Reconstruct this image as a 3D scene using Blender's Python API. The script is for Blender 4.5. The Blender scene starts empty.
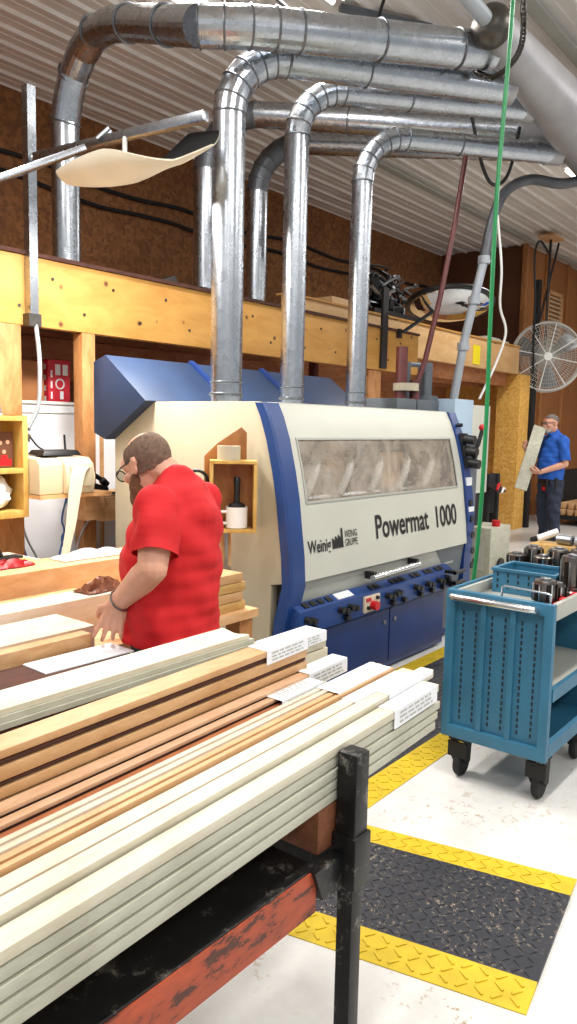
import bpy, bmesh, math, random
from mathutils import Vector, Matrix, Euler, Quaternion
random.seed(7)
scene = bpy.context.scene
COL = scene.collection
PI = math.pi
V = Vector

# ---------------------------------------------------------------- materials
def lin(c):
    if isinstance(c, str):
        c = c.lstrip('#'); c = [int(c[i:i+2], 16)/255 for i in (0, 2, 4)]
    return tuple((x/12.92 if x <= .04045 else ((x+.055)/1.055)**2.4) for x in c[:3]) + (1,)

class NT:
    def __init__(s, name):
        s.m = bpy.data.materials.new(name); s.m.use_nodes = True
        s.t = s.m.node_tree; s.n = s.t.nodes; s.l = s.t.links
        s.b = s.n['Principled BSDF']
    def new(s, typ, **kw):
        n = s.n.new(typ)
        for k, v in kw.items(): setattr(n, k, v)
        return n
    def link(s, a, b): s.l.new(a, b)
    def coords(s, scale=(1, 1, 1), rot=(0, 0, 0)):
        tc = s.new('ShaderNodeTexCoord'); mp = s.new('ShaderNodeMapping')
        mp.inputs['Scale'].default_value = scale; mp.inputs['Rotation'].default_value = rot
        s.link(tc.outputs['Object'], mp.inputs['Vector']); return mp.outputs['Vector']
    def noise(s, vec, scale=5, detail=4, rough=.6, dist=0):
        n = s.new('ShaderNodeTexNoise'); n.inputs['Scale'].default_value = scale
        n.inputs['Detail'].default_value = detail; n.inputs['Roughness'].default_value = rough
        n.inputs['Distortion'].default_value = dist
        s.link(vec, n.inputs['Vector']); return n.outputs['Fac']
    def ramp(s, fac, stops):
        r = s.new('ShaderNodeValToRGB'); e = r.color_ramp.elements
        while len(e) > 1: e.remove(e[0])
        e[0].position = stops[0][0]; e[0].color = lin(stops[0][1]) if not isinstance(stops[0][1], float) else (stops[0][1],)*3+(1,)
        for p, c in stops[1:]:
            x = e.new(p); x.color = lin(c) if not isinstance(c, float) else (c, c, c, 1)
        s.link(fac, r.inputs['Fac']); return r.outputs['Color']
    def bump(s, fac, strength=.2, dist=.01):
        b = s.new('ShaderNodeBump'); b.inputs['Strength'].default_value = strength; b.inputs['Distance'].default_value = dist
        s.link(fac, b.inputs['Height']); s.link(b.outputs['Normal'], s.b.inputs['Normal'])
    def mix(s, fac, a, b):
        m = s.new('ShaderNodeMixRGB'); s.link(fac, m.inputs['Fac'])
        for i, c in ((1, a), (2, b)):
            if isinstance(c, str): m.inputs[i].default_value = lin(c)
            else: s.link(c, m.inputs[i])
        return m.outputs['Color']

def plain(name, col, rough=.5, metal=0., var=.12, scale=6., bump=0., spec=None, trans=0., coat=0.):
    t = NT(name); b = t.b
    c = lin(col)
    vec = t.coords(); f = t.noise(vec, scale, 5)
    r = t.new('ShaderNodeValToRGB'); e = r.color_ramp.elements
    lo = tuple(x*(1-var) for x in c[:3])+(1,); hi = tuple(min(1, x*(1+var)) for x in c[:3])+(1,)
    e[0].position = .3; e[0].color = lo; e[1].position = .7; e[1].color = hi
    t.link(f, r.inputs['Fac']); t.link(r.outputs['Color'], b.inputs['Base Color'])
    b.inputs['Roughness'].default_value = rough; b.inputs['Metallic'].default_value = metal
    if trans: b.inputs['Transmission Weight'].default_value = trans
    if coat: b.inputs['Coat Weight'].default_value = coat
    if spec is not None: b.inputs['Specular IOR Level'].default_value = spec
    if bump: t.bump(t.noise(vec, scale*8, 4), bump, .005)
    return t.m

def wood(name, a, b_, axis='x', rough=.55, ring=28., knots=0., bump=.05):
    t = NT(name)
    sc = {'x': (.35, 1, 1), 'y': (1, .35, 1), 'z': (1, 1, .35)}[axis]
    vec = t.coords(sc)
    f = t.noise(vec, ring, 6, .65, .6)
    f2 = t.noise(vec, 2.2, 3, .5, .3)
    mx = t.new('ShaderNodeMath', operation='ADD'); t.link(f, mx.inputs[0])
    m2 = t.new('ShaderNodeMath', operation='MULTIPLY'); t.link(f2, m2.inputs[0]); m2.inputs[1].default_value = .7
    t.link(m2.outputs[0], mx.inputs[1])
    c = t.ramp(mx.outputs[0], [(.55, a), (1.1, b_)])
    if knots:
        vo = t.new('ShaderNodeTexVoronoi'); vo.inputs['Scale'].default_value = knots; vo.inputs['Randomness'].default_value = 1
        vk = t.coords((1, 1, 1)); t.link(vk, vo.inputs['Vector'])
        k = t.ramp(vo.outputs['Distance'], [(.06, 1.), (.13, 0.)])
        c = t.mix(k, c, '#5a3418')
    t.link(c, t.b.inputs['Base Color']); t.b.inputs['Roughness'].default_value = rough
    t.bump(f, bump, .003)
    return t.m

def osb(name, a, b_, c_, scale=22.):
    t = NT(name)
    vec = t.coords((1, 1, 1)); n = t.new('ShaderNodeTexVoronoi'); n.inputs['Scale'].default_value = scale
    d = t.new('ShaderNodeTexNoise'); d.inputs['Scale'].default_value = 9; t.link(vec, d.inputs['Vector'])
    mv = t.new('ShaderNodeMixRGB'); mv.inputs['Fac'].default_value = .12; t.link(vec, mv.inputs[1]); t.link(d.outputs['Color'], mv.inputs[2])
    t.link(mv.outputs['Color'], n.inputs['Vector'])
    sx = t.new('ShaderNodeSeparateColor'); t.link(n.outputs['Color'], sx.inputs['Color'])
    c1 = t.ramp(sx.outputs['Red'], [(0., a), (.5, b_), (1., c_)])
    big = t.noise(vec, 1.3, 3)
    c2 = t.mix(t.ramp(big, [(.4, 0.), (.75, .5)]), c1, a)
    t.link(c2, t.b.inputs['Base Color']); t.b.inputs['Roughness'].default_value = .8
    t.bump(sx.outputs['Green'], .12, .004)
    return t.m

M = {}
M['machine_cream'] = plain('cream_enamel', '#b8af97', .42, 0, .09, 2.5)
M['machine_white'] = plain('white_enamel', '#c3c3b7', .38, 0, .04, 2.)
M['machine_blue'] = plain('blue_enamel', '#1b3d78', .38, 0, .15, 3.)
M['machine_navy'] = plain('navy_enamel', '#15316a', .4, 0, .2, 3.)
M['machine_grey'] = plain('grey_enamel', '#a9aaa2', .4, 0, .08, 3.)
M['dark_grey'] = plain('dark_grey_enamel', '#5d646b', .5, 0, .1, 4.)
M['light_blue_grey'] = plain('light_blue_grey_enamel', '#a9bfd2', .45, 0, .06, 3.)
M['black'] = plain('black_plastic', '#141416', .45, 0, .2, 8.)
M['black_matt'] = plain('black_matt', '#101012', .75, 0, .2, 8.)
M['chrome'] = plain('chrome', '#d0d3d6', .27, 1., .04, 6.)
M['steel'] = plain('steel', '#9a9ea2', .32, 1., .15, 14.)
M['dark_steel'] = plain('dark_steel', '#55524e', .4, .9, .3, 12., .1)
M['white_paper'] = plain('white_paper', '#e4e6ea', .7, 0, .03, 5.)
M['paper_tan'] = plain('thermal_paper', '#ece3cf', .7, 0, .03, 5.)
M['beige'] = plain('beige_plastic', '#cfc0a0', .5, 0, .04, 4.)
M['red'] = plain('red_plastic', '#c4151f', .4, 0, .1, 6.)
M['red_box'] = plain('red_carton', '#c02030', .6, 0, .08, 9.)
M['red_pipe'] = plain('red_pipe', '#5d2a28', .45, 0, .2, 9.)
M['hood_blue'] = plain('slate_blue_enamel', '#22334f', .45, 0, .18, 3.)
M['green_hose'] = plain('green_hose', '#178048', .35, 0, .1, 9.)
M['white_plastic'] = plain('white_plastic', '#e6e6e2', .4, 0, .03, 5.)
M['grey_pipe'] = plain('grey_pipe', '#9fa6ad', .4, .2, .1, 5.)
M['cream_lamp'] = plain('cream_shade', '#d8d1bd', .55, 0, .05, 4.)
M['white_wall'] = plain('white_panel', '#e6e8ec', .6, 0, .04, 2.)
M['yellow'] = plain('yellow_rubber', '#c8ab1a', .6, 0, .15, 12., .1)
M['yellow_tag'] = plain('yellow_tag', '#e6d21e', .6, 0, .05, 5.)
M['fan_wire'] = plain('grey_white_wire', '#bdbab2', .5, 0, .05, 5.)
M['blue_cable'] = plain('blue_cable', '#3f6fb0', .5)
M['cart_blue'] = plain('cart_blue_paint', '#306a87', .42, 0, .14, 5.)
M['slot'] = plain('slot_shadowed_metal', '#14222b', .7)
M['cast_iron'] = plain('caster_black', '#1b1a19', .6, .2, .3, 12.)
M['cutter'] = plain('cutter_steel', '#77716b', .28, 1., .3, 25.)
M['cutter_dark'] = plain('cutter_dark', '#2b2724', .4, .8, .3, 25.)
M['red_tray'] = plain('red_tray', '#d92b35', .5, 0, .1, 6.)
M['skin'] = plain('skin', '#d09a80', .5, 0, .1, 14., .05)
M['hair_brown'] = plain('cropped_brown_hair', '#6b5444', .85, 0, .35, 60., .3)
M['beard'] = plain('brown_beard', '#6e4a33', .9, 0, .4, 50., .6)
M['hair_grey'] = plain('grey_hair', '#6a625e', .85, 0, .4, 60., .3)
M['red_cloth'] = plain('red_cotton', '#c40f17', .8, 0, .06, 9., .15)
M['blue_cloth'] = plain('blue_cotton', '#1c58b4', .8, 0, .08, 9., .15)
M['trousers_grey'] = plain('charcoal_trousers', '#33353a', .85, 0, .15, 15., .15)
M['trousers_navy'] = plain('navy_trousers', '#262e40', .85, 0, .2, 15., .15)
M['leather'] = plain('black_leather', '#1a1816', .5, 0, .2, 12.)
M['lens'] = plain('spectacle_lens', '#cfd6d8', .05, 0, 0, 3., 0, None, .9)
M['wood_pale'] = wood('pale_poplar', '#d6d1be', '#c0b79f', 'x', .6, 22)
M['wood_green'] = wood('greenish_poplar', '#c4c4b3', '#a6a491', 'x', .6, 20)
M['wood_white'] = wood('white_maple', '#dbd0c0', '#c8b49a', 'x', .6, 20)
M['wood_tan'] = wood('tan_oak', '#cfa97c', '#b58858', 'x', .55, 26)
M['wood_cherry'] = wood('cherry', '#a8663a', '#7b3f20', 'x', .5, 22)
M['wood_cherry_pale'] = wood('pale_cherry', '#d6b393', '#bb8f6a', 'x', .5, 22)
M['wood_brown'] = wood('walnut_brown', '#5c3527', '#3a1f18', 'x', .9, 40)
M['wood_yellow'] = wood('yellow_pine', '#d2b070', '#b08648', 'x', .55, 22)
M['stud'] = wood('fir_stud', '#c18a55', '#9c6332', 'z', .65, 18)
M['stud_pale'] = wood('pale_fir', '#e0b98c', '#c8955f', 'x', .65, 18)
M['loft_joist'] = wood('joist_pine', '#c98f62', '#a5673d', 'x', .7, 18)
M['ply'] = wood('fir_plywood', '#cb994f', '#b37f38', 'x', .6, 9, 5.)
M['ply_pale'] = wood('pale_plywood', '#dcb887', '#c79b65', 'x', .6, 9, 2.)
M['shelf_wood'] = wood('varnished_pine', '#d9b86a', '#b98d43', 'z', .45, 18)
M['shelf_dark'] = wood('varnished_pine_dark', '#b5793a', '#7e4a1d', 'z', .45, 14)
M['timber'] = wood('red_timber', '#8f5a3a', '#6a3b22', 'y', .7, 30, 0, .2)
M['osb_dark'] = osb('osb_wall', '#6d4627', '#87582f', '#9a693d', 26)
M['osb_light'] = osb('osb_column', '#c48d3a', '#d8a64e', '#e4ba68', 48)
M['wall_brown'] = plain('brown_hardboard', '#a06a3e', .8, 0, .12, 2.)
M['wall_dark'] = plain('dark_brown_board', '#5f3922', .8, 0, .15, 2.)

def galv():
    t = NT('galvanised_steel'); vec = t.coords((1, 1, 1))
    vo = t.new('ShaderNodeTexVoronoi'); vo.inputs['Scale'].default_value = 24; t.link(vec, vo.inputs['Vector'])
    s = t.new('ShaderNodeSeparateColor'); t.link(vo.outputs['Color'], s.inputs['Color'])
    c = t.ramp(s.outputs['Red'], [(0., '#a9aeb5'), (1., '#b2b8bf')])
    t.link(c, t.b.inputs['Base Color']); t.b.inputs['Metallic'].default_value = 1
    r = t.ramp(s.outputs['Green'], [(0., .26), (1., .29)]); t.link(r, t.b.inputs['Roughness'])
    return t.m
M['galv'] = galv()
M['galv_seam'] = plain('duct_seam', '#6f7378', .45, .9, .2, 20.)
M['duct_dark'] = plain('dark_grey_duct', '#5f6266', .5, .7, .2, 10.)  # darker grey for the rear duct elbows and the conduit bend
M['trunk_grey'] = plain('painted_trunk', '#9a9a9d', .42, .5, .12, 4.)

def floor_mat():
    t = NT('painted_concrete'); vec = t.coords()
    big = t.noise(vec, .9, 4); fine = t.noise(vec, 26, 6, .7); mid = t.noise(vec, 5, 5, .65)
    c = t.ramp(mid, [(.3, '#c6c5c1'), (.6, '#d6d5d1')])
    spots = t.ramp(fine, [(.58, 0.), (.63, 1.)])
    patch = t.ramp(big, [(.5, 0.), (.62, 1.)])
    m = t.new('ShaderNodeMath', operation='MULTIPLY'); t.link(spots, m.inputs[0]); t.link(patch, m.inputs[1])
    c = t.mix(m.outputs[0], c, '#a8937a')
    v2 = t.coords((1, 1, 1)); n2 = t.noise(v2, 3.1, 8, .75)
    sp = t.ramp(n2, [(.66, 0.), (.72, .8)])
    c = t.mix(sp, c, '#b3a390')
    t.link(c, t.b.inputs['Base Color']); t.b.inputs['Roughness'].default_value = .35
    t.bump(mid, .08, .004); return t.m
M['floor'] = floor_mat()
def rubber():
    t = NT('black_rubber_with_sawdust'); vec = t.coords()
    f = t.noise(vec, 60, 5, .8); g = t.noise(vec, 3, 3)
    a = t.ramp(f, [(.57, 0.), (.63, 1.)]); b = t.ramp(g, [(.36, 0.), (.6, .85)])
    m = t.new('ShaderNodeMath', operation='MULTIPLY'); t.link(a, m.inputs[0]); t.link(b, m.inputs[1])
    t.link(t.mix(m.outputs[0], '#26272e', '#b5a58c'), t.b.inputs['Base Color']); t.b.inputs['Roughness'].default_value = .5
    return t.m
M['rubber'] = rubber()
def worn_red():
    t = NT('worn_red_paint'); vec = t.coords((1, 3, 3)); f = t.noise(vec, 9, 7, .75)
    t.link(t.ramp(f, [(.42, '#4a2012'), (.46, '#9c4020'), (.7, '#b84e28')]), t.b.inputs['Base Color']); t.b.inputs['Roughness'].default_value = .55
    t.bump(f, .2, .003); return t.m
M['red_beam'] = worn_red()
def worn_black():
    t = NT('worn_black_steel'); vec = t.coords(); f = t.noise(vec, 16, 7, .75)
    t.link(t.ramp(f, [(.3, '#0c0c0d'), (.56, '#1b1b1c'), (.68, '#85827a')]), t.b.inputs['Base Color']); t.b.inputs['Roughness'].default_value = .4
    t.b.inputs['Metallic'].default_value = .4
    return t.m
M['black_steel'] = worn_black()
def ceil_mat():
    t = NT('white_ribbed_steel'); vec = t.coords(); f = t.noise(vec, 1.2, 4)
    t.link(t.ramp(f, [(.3, '#d6d2cc'), (.7, '#e4e1dc')]), t.b.inputs['Base Color'])
    t.b.inputs['Roughness'].default_value = .5; t.b.inputs['Metallic'].default_value = .1; return t.m
M['ceiling'] = ceil_mat()
def glass_mat():
    t = NT('hazy_tan_window'); vec = t.coords((1, 1, 1)); f = t.noise(vec, 3.5, 6, .7, 1.5)
    g = t.new('ShaderNodeBsdfTransparent'); g.inputs['Color'].default_value = (.93, .93, .92, 1)
    t.b.inputs['Base Color'].default_value = lin('#c9bcac'); t.b.inputs['Roughness'].default_value = .14
    mx = t.new('ShaderNodeMixShader'); r = t.ramp(f, [(.35, .30), (.7, .72)])  # patchy tan haze mixed over the clear pane
    t.link(r, mx.inputs[0]); t.link(g.outputs[0], mx.inputs[1]); t.link(t.b.outputs[0], mx.inputs[2])
    out = t.n['Material Output']; t.link(mx.outputs[0], out.inputs['Surface']); return t.m
M['glass'] = glass_mat()
def wrap_mat():
    t = NT('clear_stretch_wrap')
    g = t.new('ShaderNodeBsdfTransparent'); t.b.inputs['Base Color'].default_value = lin('#f2f2f2'); t.b.inputs['Roughness'].default_value = .15
    mx = t.new('ShaderNodeMixShader'); mx.inputs[0].default_value = .22
    t.link(g.outputs[0], mx.inputs[1]); t.link(t.b.outputs[0], mx.inputs[2])
    t.link(mx.outputs[0], t.n['Material Output'].inputs['Surface']); return t.m
M['wrap'] = wrap_mat()
def emit(name, col, s):
    t = NT(name); t.b.inputs['Emission Color'].default_value = lin(col); t.b.inputs['Emission Strength'].default_value = s
    t.b.inputs['Base Color'].default_value = (1, 1, 1, 1); return t.m
M['tube_on'] = emit('lit_fluorescent_tube', '#fff8ee', 6.)
def mirror_mat():
    t = NT('convex_mirror'); t.b.inputs['Base Color'].default_value = lin('#dfe3e6'); t.b.inputs['Metallic'].default_value = 1; t.b.inputs['Roughness'].default_value = .03; return t.m
M['mirror'] = mirror_mat()

# ---------------------------------------------------------------- mesh builder
class B:
    def __init__(s): s.bm = bmesh.new(); s.mi = 0
    def face(s, vs, smooth=False):
        try:
            f = s.bm.faces.new(vs); f.material_index = s.mi; f.smooth = smooth; return f
        except ValueError: return None
    def pts(s, ps): return [s.bm.verts.new(p) for p in ps]
    def hexa(s, p):           # 8 points: bottom ring 0-3, top ring 4-7
        v = s.pts(p)
        for q in ((3, 2, 1, 0), (4, 5, 6, 7), (0, 1, 5, 4), (1, 2, 6, 5), (2, 3, 7, 6), (3, 0, 4, 7)): s.face([v[i] for i in q])
        return s
    def box(s, x0, y0, z0, x1, y1, z1):
        if x0 > x1: x0, x1 = x1, x0
        if y0 > y1: y0, y1 = y1, y0
        if z0 > z1: z0, z1 = z1, z0
        return s.hexa([(x0, y0, z0), (x1, y0, z0), (x1, y1, z0), (x0, y1, z0), (x0, y0, z1), (x1, y0, z1), (x1, y1, z1), (x0, y1, z1)])
    def obox(s, c, size, rz=0., rot=None):
        R = rot if rot else Matrix.Rotation(rz, 3, 'Z'); c = V(c); h = [x/2 for x in size]
        P = [(-1, -1, -1), (1, -1, -1), (1, 1, -1), (-1, 1, -1), (-1, -1, 1), (1, -1, 1), (1, 1, 1), (-1, 1, 1)]
        return s.hexa([c + R @ V((p[0]*h[0], p[1]*h[1], p[2]*h[2])) for p in P])
    def beam(s, p0, p1, w, h, up=(0, 0, 1)):
        p0, p1 = V(p0), V(p1); d = (p1-p0).normalized(); u = V(up); sd = d.cross(u).normalized(); u = sd.cross(d).normalized()
        q = []
        for k in (-1, 1):
            for (p, a) in ((p0, -1), (p1, -1), (p1, 1), (p0, 1)): q.append(p + sd*(a*w/2) + u*(k*h/2))
        return s.hexa(q)
    def ring(s, c, d, r, n, ref=None):
        d = V(d).normalized(); a = ref if ref else (V((0, 0, 1)) if abs(d.z) < .9 else V((1, 0, 0)))
        x = (a - d*a.dot(d)).normalized(); y = d.cross(x)
        return s.pts([V(c) + x*(r*math.cos(2*PI*i/n)) + y*(r*math.sin(2*PI*i/n)) for i in range(n)])
    def bridge(s, a, b, smooth=True):
        n = len(a)
        for i in range(n): s.face([a[i], a[(i+1) % n], b[(i+1) % n], b[i]], smooth)
    def cyl(s, p0, p1, r, r2=None, n=20, caps=True):
        p0, p1 = V(p0), V(p1); d = p1-p0; r2 = r if r2 is None else r2
        a = s.ring(p0, d, r, n); b = s.ring(p1, d, r2, n); s.bridge(a, b)
        if caps: s.face(a[::-1]); s.face(b)
        return s
    def tube(s, pts, r, n=12, caps=True, closed=False):
        pts = [V(p) for p in pts]; R = r if isinstance(r, (list, tuple)) else [r]*len(pts)
        rings = []; ref = None; N = len(pts)
        for i, p in enumerate(pts):
            if closed: d = (pts[(i+1) % N]-pts[i-1])
            else: d = (pts[min(i+1, N-1)]-pts[max(i-1, 0)])
            d.normalize()
            if ref is None: ref = V((0, 0, 1)) if abs(d.z) < .9 else V((1, 0, 0))
            ref = (ref - d*ref.dot(d)).normalized()
            rings.append(s.ring(p, d, R[i], n, ref))
        for i in range(N-1): s.bridge(rings[i], rings[i+1])
        if closed: s.bridge(rings[-1], rings[0])
        elif caps: s.face(rings[0][::-1]); s.face(rings[-1])
        return s
    def lathe(s, prof, o, axis=(0, 0, 1), n=28, caps=True):
        o = V(o); d = V(axis).normalized(); rings = []
        for r, h in prof: rings.append(s.ring(o + d*h, d, max(r, 1e-4), n))
        for i in range(len(rings)-1): s.bridge(rings[i], rings[i+1])
        if caps: s.face(rings[0][::-1]); s.face(rings[-1])
        return s
    def prism(s, poly, ext):
        poly = [V(p) for p in poly]; e = V(ext)
        a = s.pts(poly); b = s.pts([p+e for p in poly]); s.face(a[::-1]); s.face(b); s.bridge(a, b, False); return s
    def grid(s, rows, smooth=True):
        vr = [s.pts(r) for r in rows]
        for i in range(len(vr)-1):
            for j in range(len(vr[i])-1): s.face([vr[i][j], vr[i][j+1], vr[i+1][j+1], vr[i+1][j]], smooth)
        return vr
    def sphere(s, c, r, sc=(1, 1, 1), rot=None, u=16, v=10):
        c = V(c); R = rot if rot else Matrix.Identity(3)
        f = lambda th, ph: c + R @ V((r*sc[0]*math.sin(th)*math.cos(ph), r*sc[1]*math.sin(th)*math.sin(ph), r*sc[2]*math.cos(th)))
        top = s.bm.verts.new(f(0, 0)); bot = s.bm.verts.new(f(PI, 0)); rs = [[s.bm.verts.new(f(PI*i/v, 2*PI*j/u)) for j in range(u)] for i in range(1, v)]
        for j in range(u):
            s.face([top, rs[0][j], rs[0][(j+1) % u]], True); s.face([bot, rs[-1][(j+1) % u], rs[-1][j]], True)
        for i in range(len(rs)-1):
            for j in range(u): s.face([rs[i][j], rs[i+1][j], rs[i+1][(j+1) % u], rs[i][(j+1) % u]], True)
        return s
    def torus(s, c, axis, R, r, n=32, m=8):
        d = V(axis).normalized(); a = V((0, 0, 1)) if abs(d.z) < .9 else V((1, 0, 0)); x = (a-d*a.dot(d)).normalized(); y = d.cross(x)
        return s.tube([V(c)+x*(R*math.cos(2*PI*i/n))+y*(R*math.sin(2*PI*i/n)) for i in range(n)], r, m, closed=True)

ROOT = {}
def loc_of(o):
    while o is not None:
        if o.name in ROOT: return ROOT[o.name]
        o = o.parent
    return V((0, 0, 0))
NOSPLIT = ('lettering', 'print', 'mark', 'label', 'tread', 'wire_cage', 'sheet', 'border', 'face', 'clothes', 'slot', 'recess')
def clusters(bm):
    seen = set(); out = []
    for v in bm.verts:
        if v.index in seen: continue
        st = [v]; isl = []; seen.add(v.index)
        while st:
            x = st.pop(); isl.append(x)
            for e in x.link_edges:
                y = e.other_vert(x)
                if y.index not in seen: seen.add(y.index); st.append(y)
        lo = [min(q.co[k] for q in isl)-.003 for k in range(3)]; hi = [max(q.co[k] for q in isl)+.003 for k in range(3)]
        out.append([lo, hi, isl])
        if len(out) > 400: return None
    ch = True
    while ch:
        ch = False
        for i in range(len(out)):
            for j in range(i+1, len(out)):
                a, c = out[i], out[j]
                if all(a[0][k] <= c[1][k] and c[0][k] <= a[1][k] for k in range(3)):
                    a[0] = [min(p, q) for p, q in zip(a[0], c[0])]; a[1] = [max(p, q) for p, q in zip(a[1], c[1])]; a[2] += c[2]; del out[j]; ch = True; break
            if ch: break
    return out
def fin(b, name, mats, parent=None, bevel=0., sharp=35., loc=None):
    if parent is not None and parent.get('kind') != 'structure' and not any(k in name for k in NOSPLIT):
        b.bm.verts.index_update(); cl = clusters(b.bm)
        if cl and 1 < len(cl) <= 45:
            os_ = []
            for k, c in enumerate(cl):
                nb = B(); nb.bm.free(); nb.bm = b.bm.copy(); nb.bm.verts.ensure_lookup_table(); keep = {v.index for v in c[2]}
                nb.bm.verts.index_update()
                bmesh.ops.delete(nb.bm, geom=[v for v in nb.bm.verts if v.index not in keep], context='VERTS')
                os_.append(fin1(nb, name, mats, parent, bevel, sharp, loc))
            b.bm.free(); return os_[0]
    return fin1(b, name, mats, parent, bevel, sharp, loc)
def fin1(b, name, mats, parent=None, bevel=0., sharp=35., loc=None):
    """link the builder's mesh as ONE object; geometry was given in world coordinates"""
    bm = b.bm
    bmesh.ops.recalc_face_normals(bm, faces=bm.faces[:])
    if bevel:
        es = [e for e in bm.edges if len(e.link_faces) == 2 and e.calc_face_angle(0) > math.radians(40)]
        bmesh.ops.bevel(bm, geom=es, offset=bevel, segments=2, profile=.6, affect='EDGES', clamp_overlap=True)
    for e in bm.edges:
        if len(e.link_faces) == 2 and e.calc_face_angle(0) > math.radians(sharp): e.smooth = False
    for f in bm.faces: f.smooth = True
    if parent is None:
        if loc is None:
            xs = [v.co for v in bm.verts]
            loc = V(((min(p.x for p in xs)+max(p.x for p in xs))/2, (min(p.y for p in xs)+max(p.y for p in xs))/2, min(p.z for p in xs)))
        off = V(loc)
    else: off = loc_of(parent)
    bmesh.ops.translate(bm, verts=bm.verts[:], vec=-off)
    me = bpy.data.meshes.new(name); bm.to_mesh(me); bm.free()
    o = bpy.data.objects.new(name, me); COL.objects.link(o)
    for m in (mats if isinstance(mats, (list, tuple)) else [mats]): me.materials.append(M[m] if isinstance(m, str) else m)
    if parent is None: o.location = off; ROOT[o.name] = off
    else: o.parent = parent
    return o
def tag(o, label, cat, group=None, kind=None):
    o['label'] = label; o['category'] = cat
    if group: o['group'] = group
    if kind: o['kind'] = kind
    return o
def struct(o): o['kind'] = 'structure'; return o
def thing(name, label, cat, loc, group=None):
    o = bpy.data.objects.new(name, None); COL.objects.link(o); o.location = loc; o.empty_display_size = .1
    ROOT[o.name] = V(loc); return tag(o, label, cat, group)
def dup(root, loc, rz=0., label=None):
    def cp(o, par):
        c = o.copy(); COL.objects.link(c)
        if par is not None: c.parent = par
        for ch in list(o.children): cp(ch, c)
        return c
    r = cp(root, None); r.location = loc; r.rotation_euler.z = rz; ROOT[r.name] = V(loc)
    if label: r['label'] = label
    return r
def bez(pts, n=10):
    """Catmull-Rom through the points"""
    P = [V(p) for p in pts]; out = []
    for i in range(len(P)-1):
        a = P[i-1] if i else P[i]*2-P[i+1]; b, c = P[i], P[i+1]; d = P[i+2] if i+2 < len(P) else c*2-b
        for k in range(n):
            t = k/n; out.append(.5*((2*b)+(c-a)*t+(2*a-5*b+4*c-d)*t*t+(3*b-a-3*c+d)*t**3))
    out.append(P[-1]); return out
def text_pts(txt, size, bold=0., sx=1.):
    cu = bpy.data.curves.new('t', 'FONT'); cu.body = txt; cu.size = size; cu.offset = bold; cu.resolution_u = 4
    o = bpy.data.objects.new('t', cu); COL.objects.link(o); bpy.context.view_layer.update()
    dg = bpy.context.evaluated_depsgraph_get(); me = o.evaluated_get(dg).to_mesh()
    vs = [(v.co.x*sx, v.co.y) for v in me.vertices]; fs = [tuple(p.vertices) for p in me.polygons]
    bpy.data.objects.remove(o); bpy.data.curves.remove(cu)
    return vs, fs
def put_text(b, txt, size, fn, bold=0., sx=1.):
    vs, fs = text_pts(txt, size, bold, sx); v = b.pts([fn(x, y) for x, y in vs])
    for f in fs: b.face([v[i] for i in f])
    return max(x for x, y in vs)
# ---------------------------------------------------------------- the room
struct(fin(B().box(-3.5, -4, -.1, 17, 7.2, 0), 'floor', 'floor'))
CZ = 4.7
b = B(); prof = []
y = -4.05
while y < 7.3:
    for dy, dz in ((0, 0), (.085, 0), (.09, .006), (.10, .006), (.105, 0), (.19, 0), (.205, .028), (.235, .028), (.25, 0)): prof.append((y+dy, CZ-dz))
    y += .25
b.grid([[(-3.5, yy, zz) for yy, zz in prof], [(17, yy, zz) for yy, zz in prof]], False)
up = [(yy, CZ+.06) for yy, zz in (prof[0], prof[-1])]
b.grid([[(-3.5, up[0][0], up[0][1]), (-3.5, up[1][0], up[1][1])], [(17, up[0][0], up[0][1]), (17, up[1][0], up[1][1])]])
struct(fin(b, 'ceiling', 'ceiling', sharp=15))
struct(fin(B().box(-3.5, 6.9, 0, 17, 7.05, 4.72), 'wall_back', 'osb_dark'))
struct(fin(B().box(13.0, 5.32, 0, 13.12, 6.9, 4.69), 'wall_end', 'wall_dark'))
struct(fin(B().box(13.12, 5.32, 0, 17, 5.44, 4.69), 'wall_right', 'wall_brown'))
struct(fin(B().box(16.9, -4, 0, 17, 5.32, 4.7), 'wall_far', 'wall_brown'))
struct(fin(B().box(12.93, 5.26, 0, 13.02, 5.34, 4.69).box(13.9, 5.27, 0, 13.98, 5.32, 4.69).box(15.0, 5.27, 0, 15.08, 5.32, 4.69), 'trim_1', 'stud', bevel=.004))
# grey purlin strips under the ceiling
for i, (yy, x0, x1, w) in enumerate(((5.15, 7.2, 16.9, .10), (2.42, 5.2, 16.9, .10))):
    struct(fin(B().box(x0, yy-w/2, CZ-.055, x1, yy+w/2, CZ-.03), 'trim_%d' % (i+2), 'machine_grey', bevel=.004))
b = B()
b.beam((4.95, 3.55, CZ-.05), (5.6, 3.15, CZ-.05), .05, .04)
struct(fin(b, 'trim_4', 'dark_grey'))
# cable runs on the back wall
for i, zz in enumerate((4.05, 3.86)):
    pts = [(2.+k*.55, 6.87, zz+.03*math.sin(k*1.7+i)+.02*math.sin(k*.6)) for k in range(20)]
    o = fin(B().tube(bez(pts, 4), .022, 8), 'wall_cable', 'black_matt')
    tag(o, 'black cable strung along the brown back wall, %s of the two' % ('upper' if i == 0 else 'lower'), 'cable', 'cables along the back wall')

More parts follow.
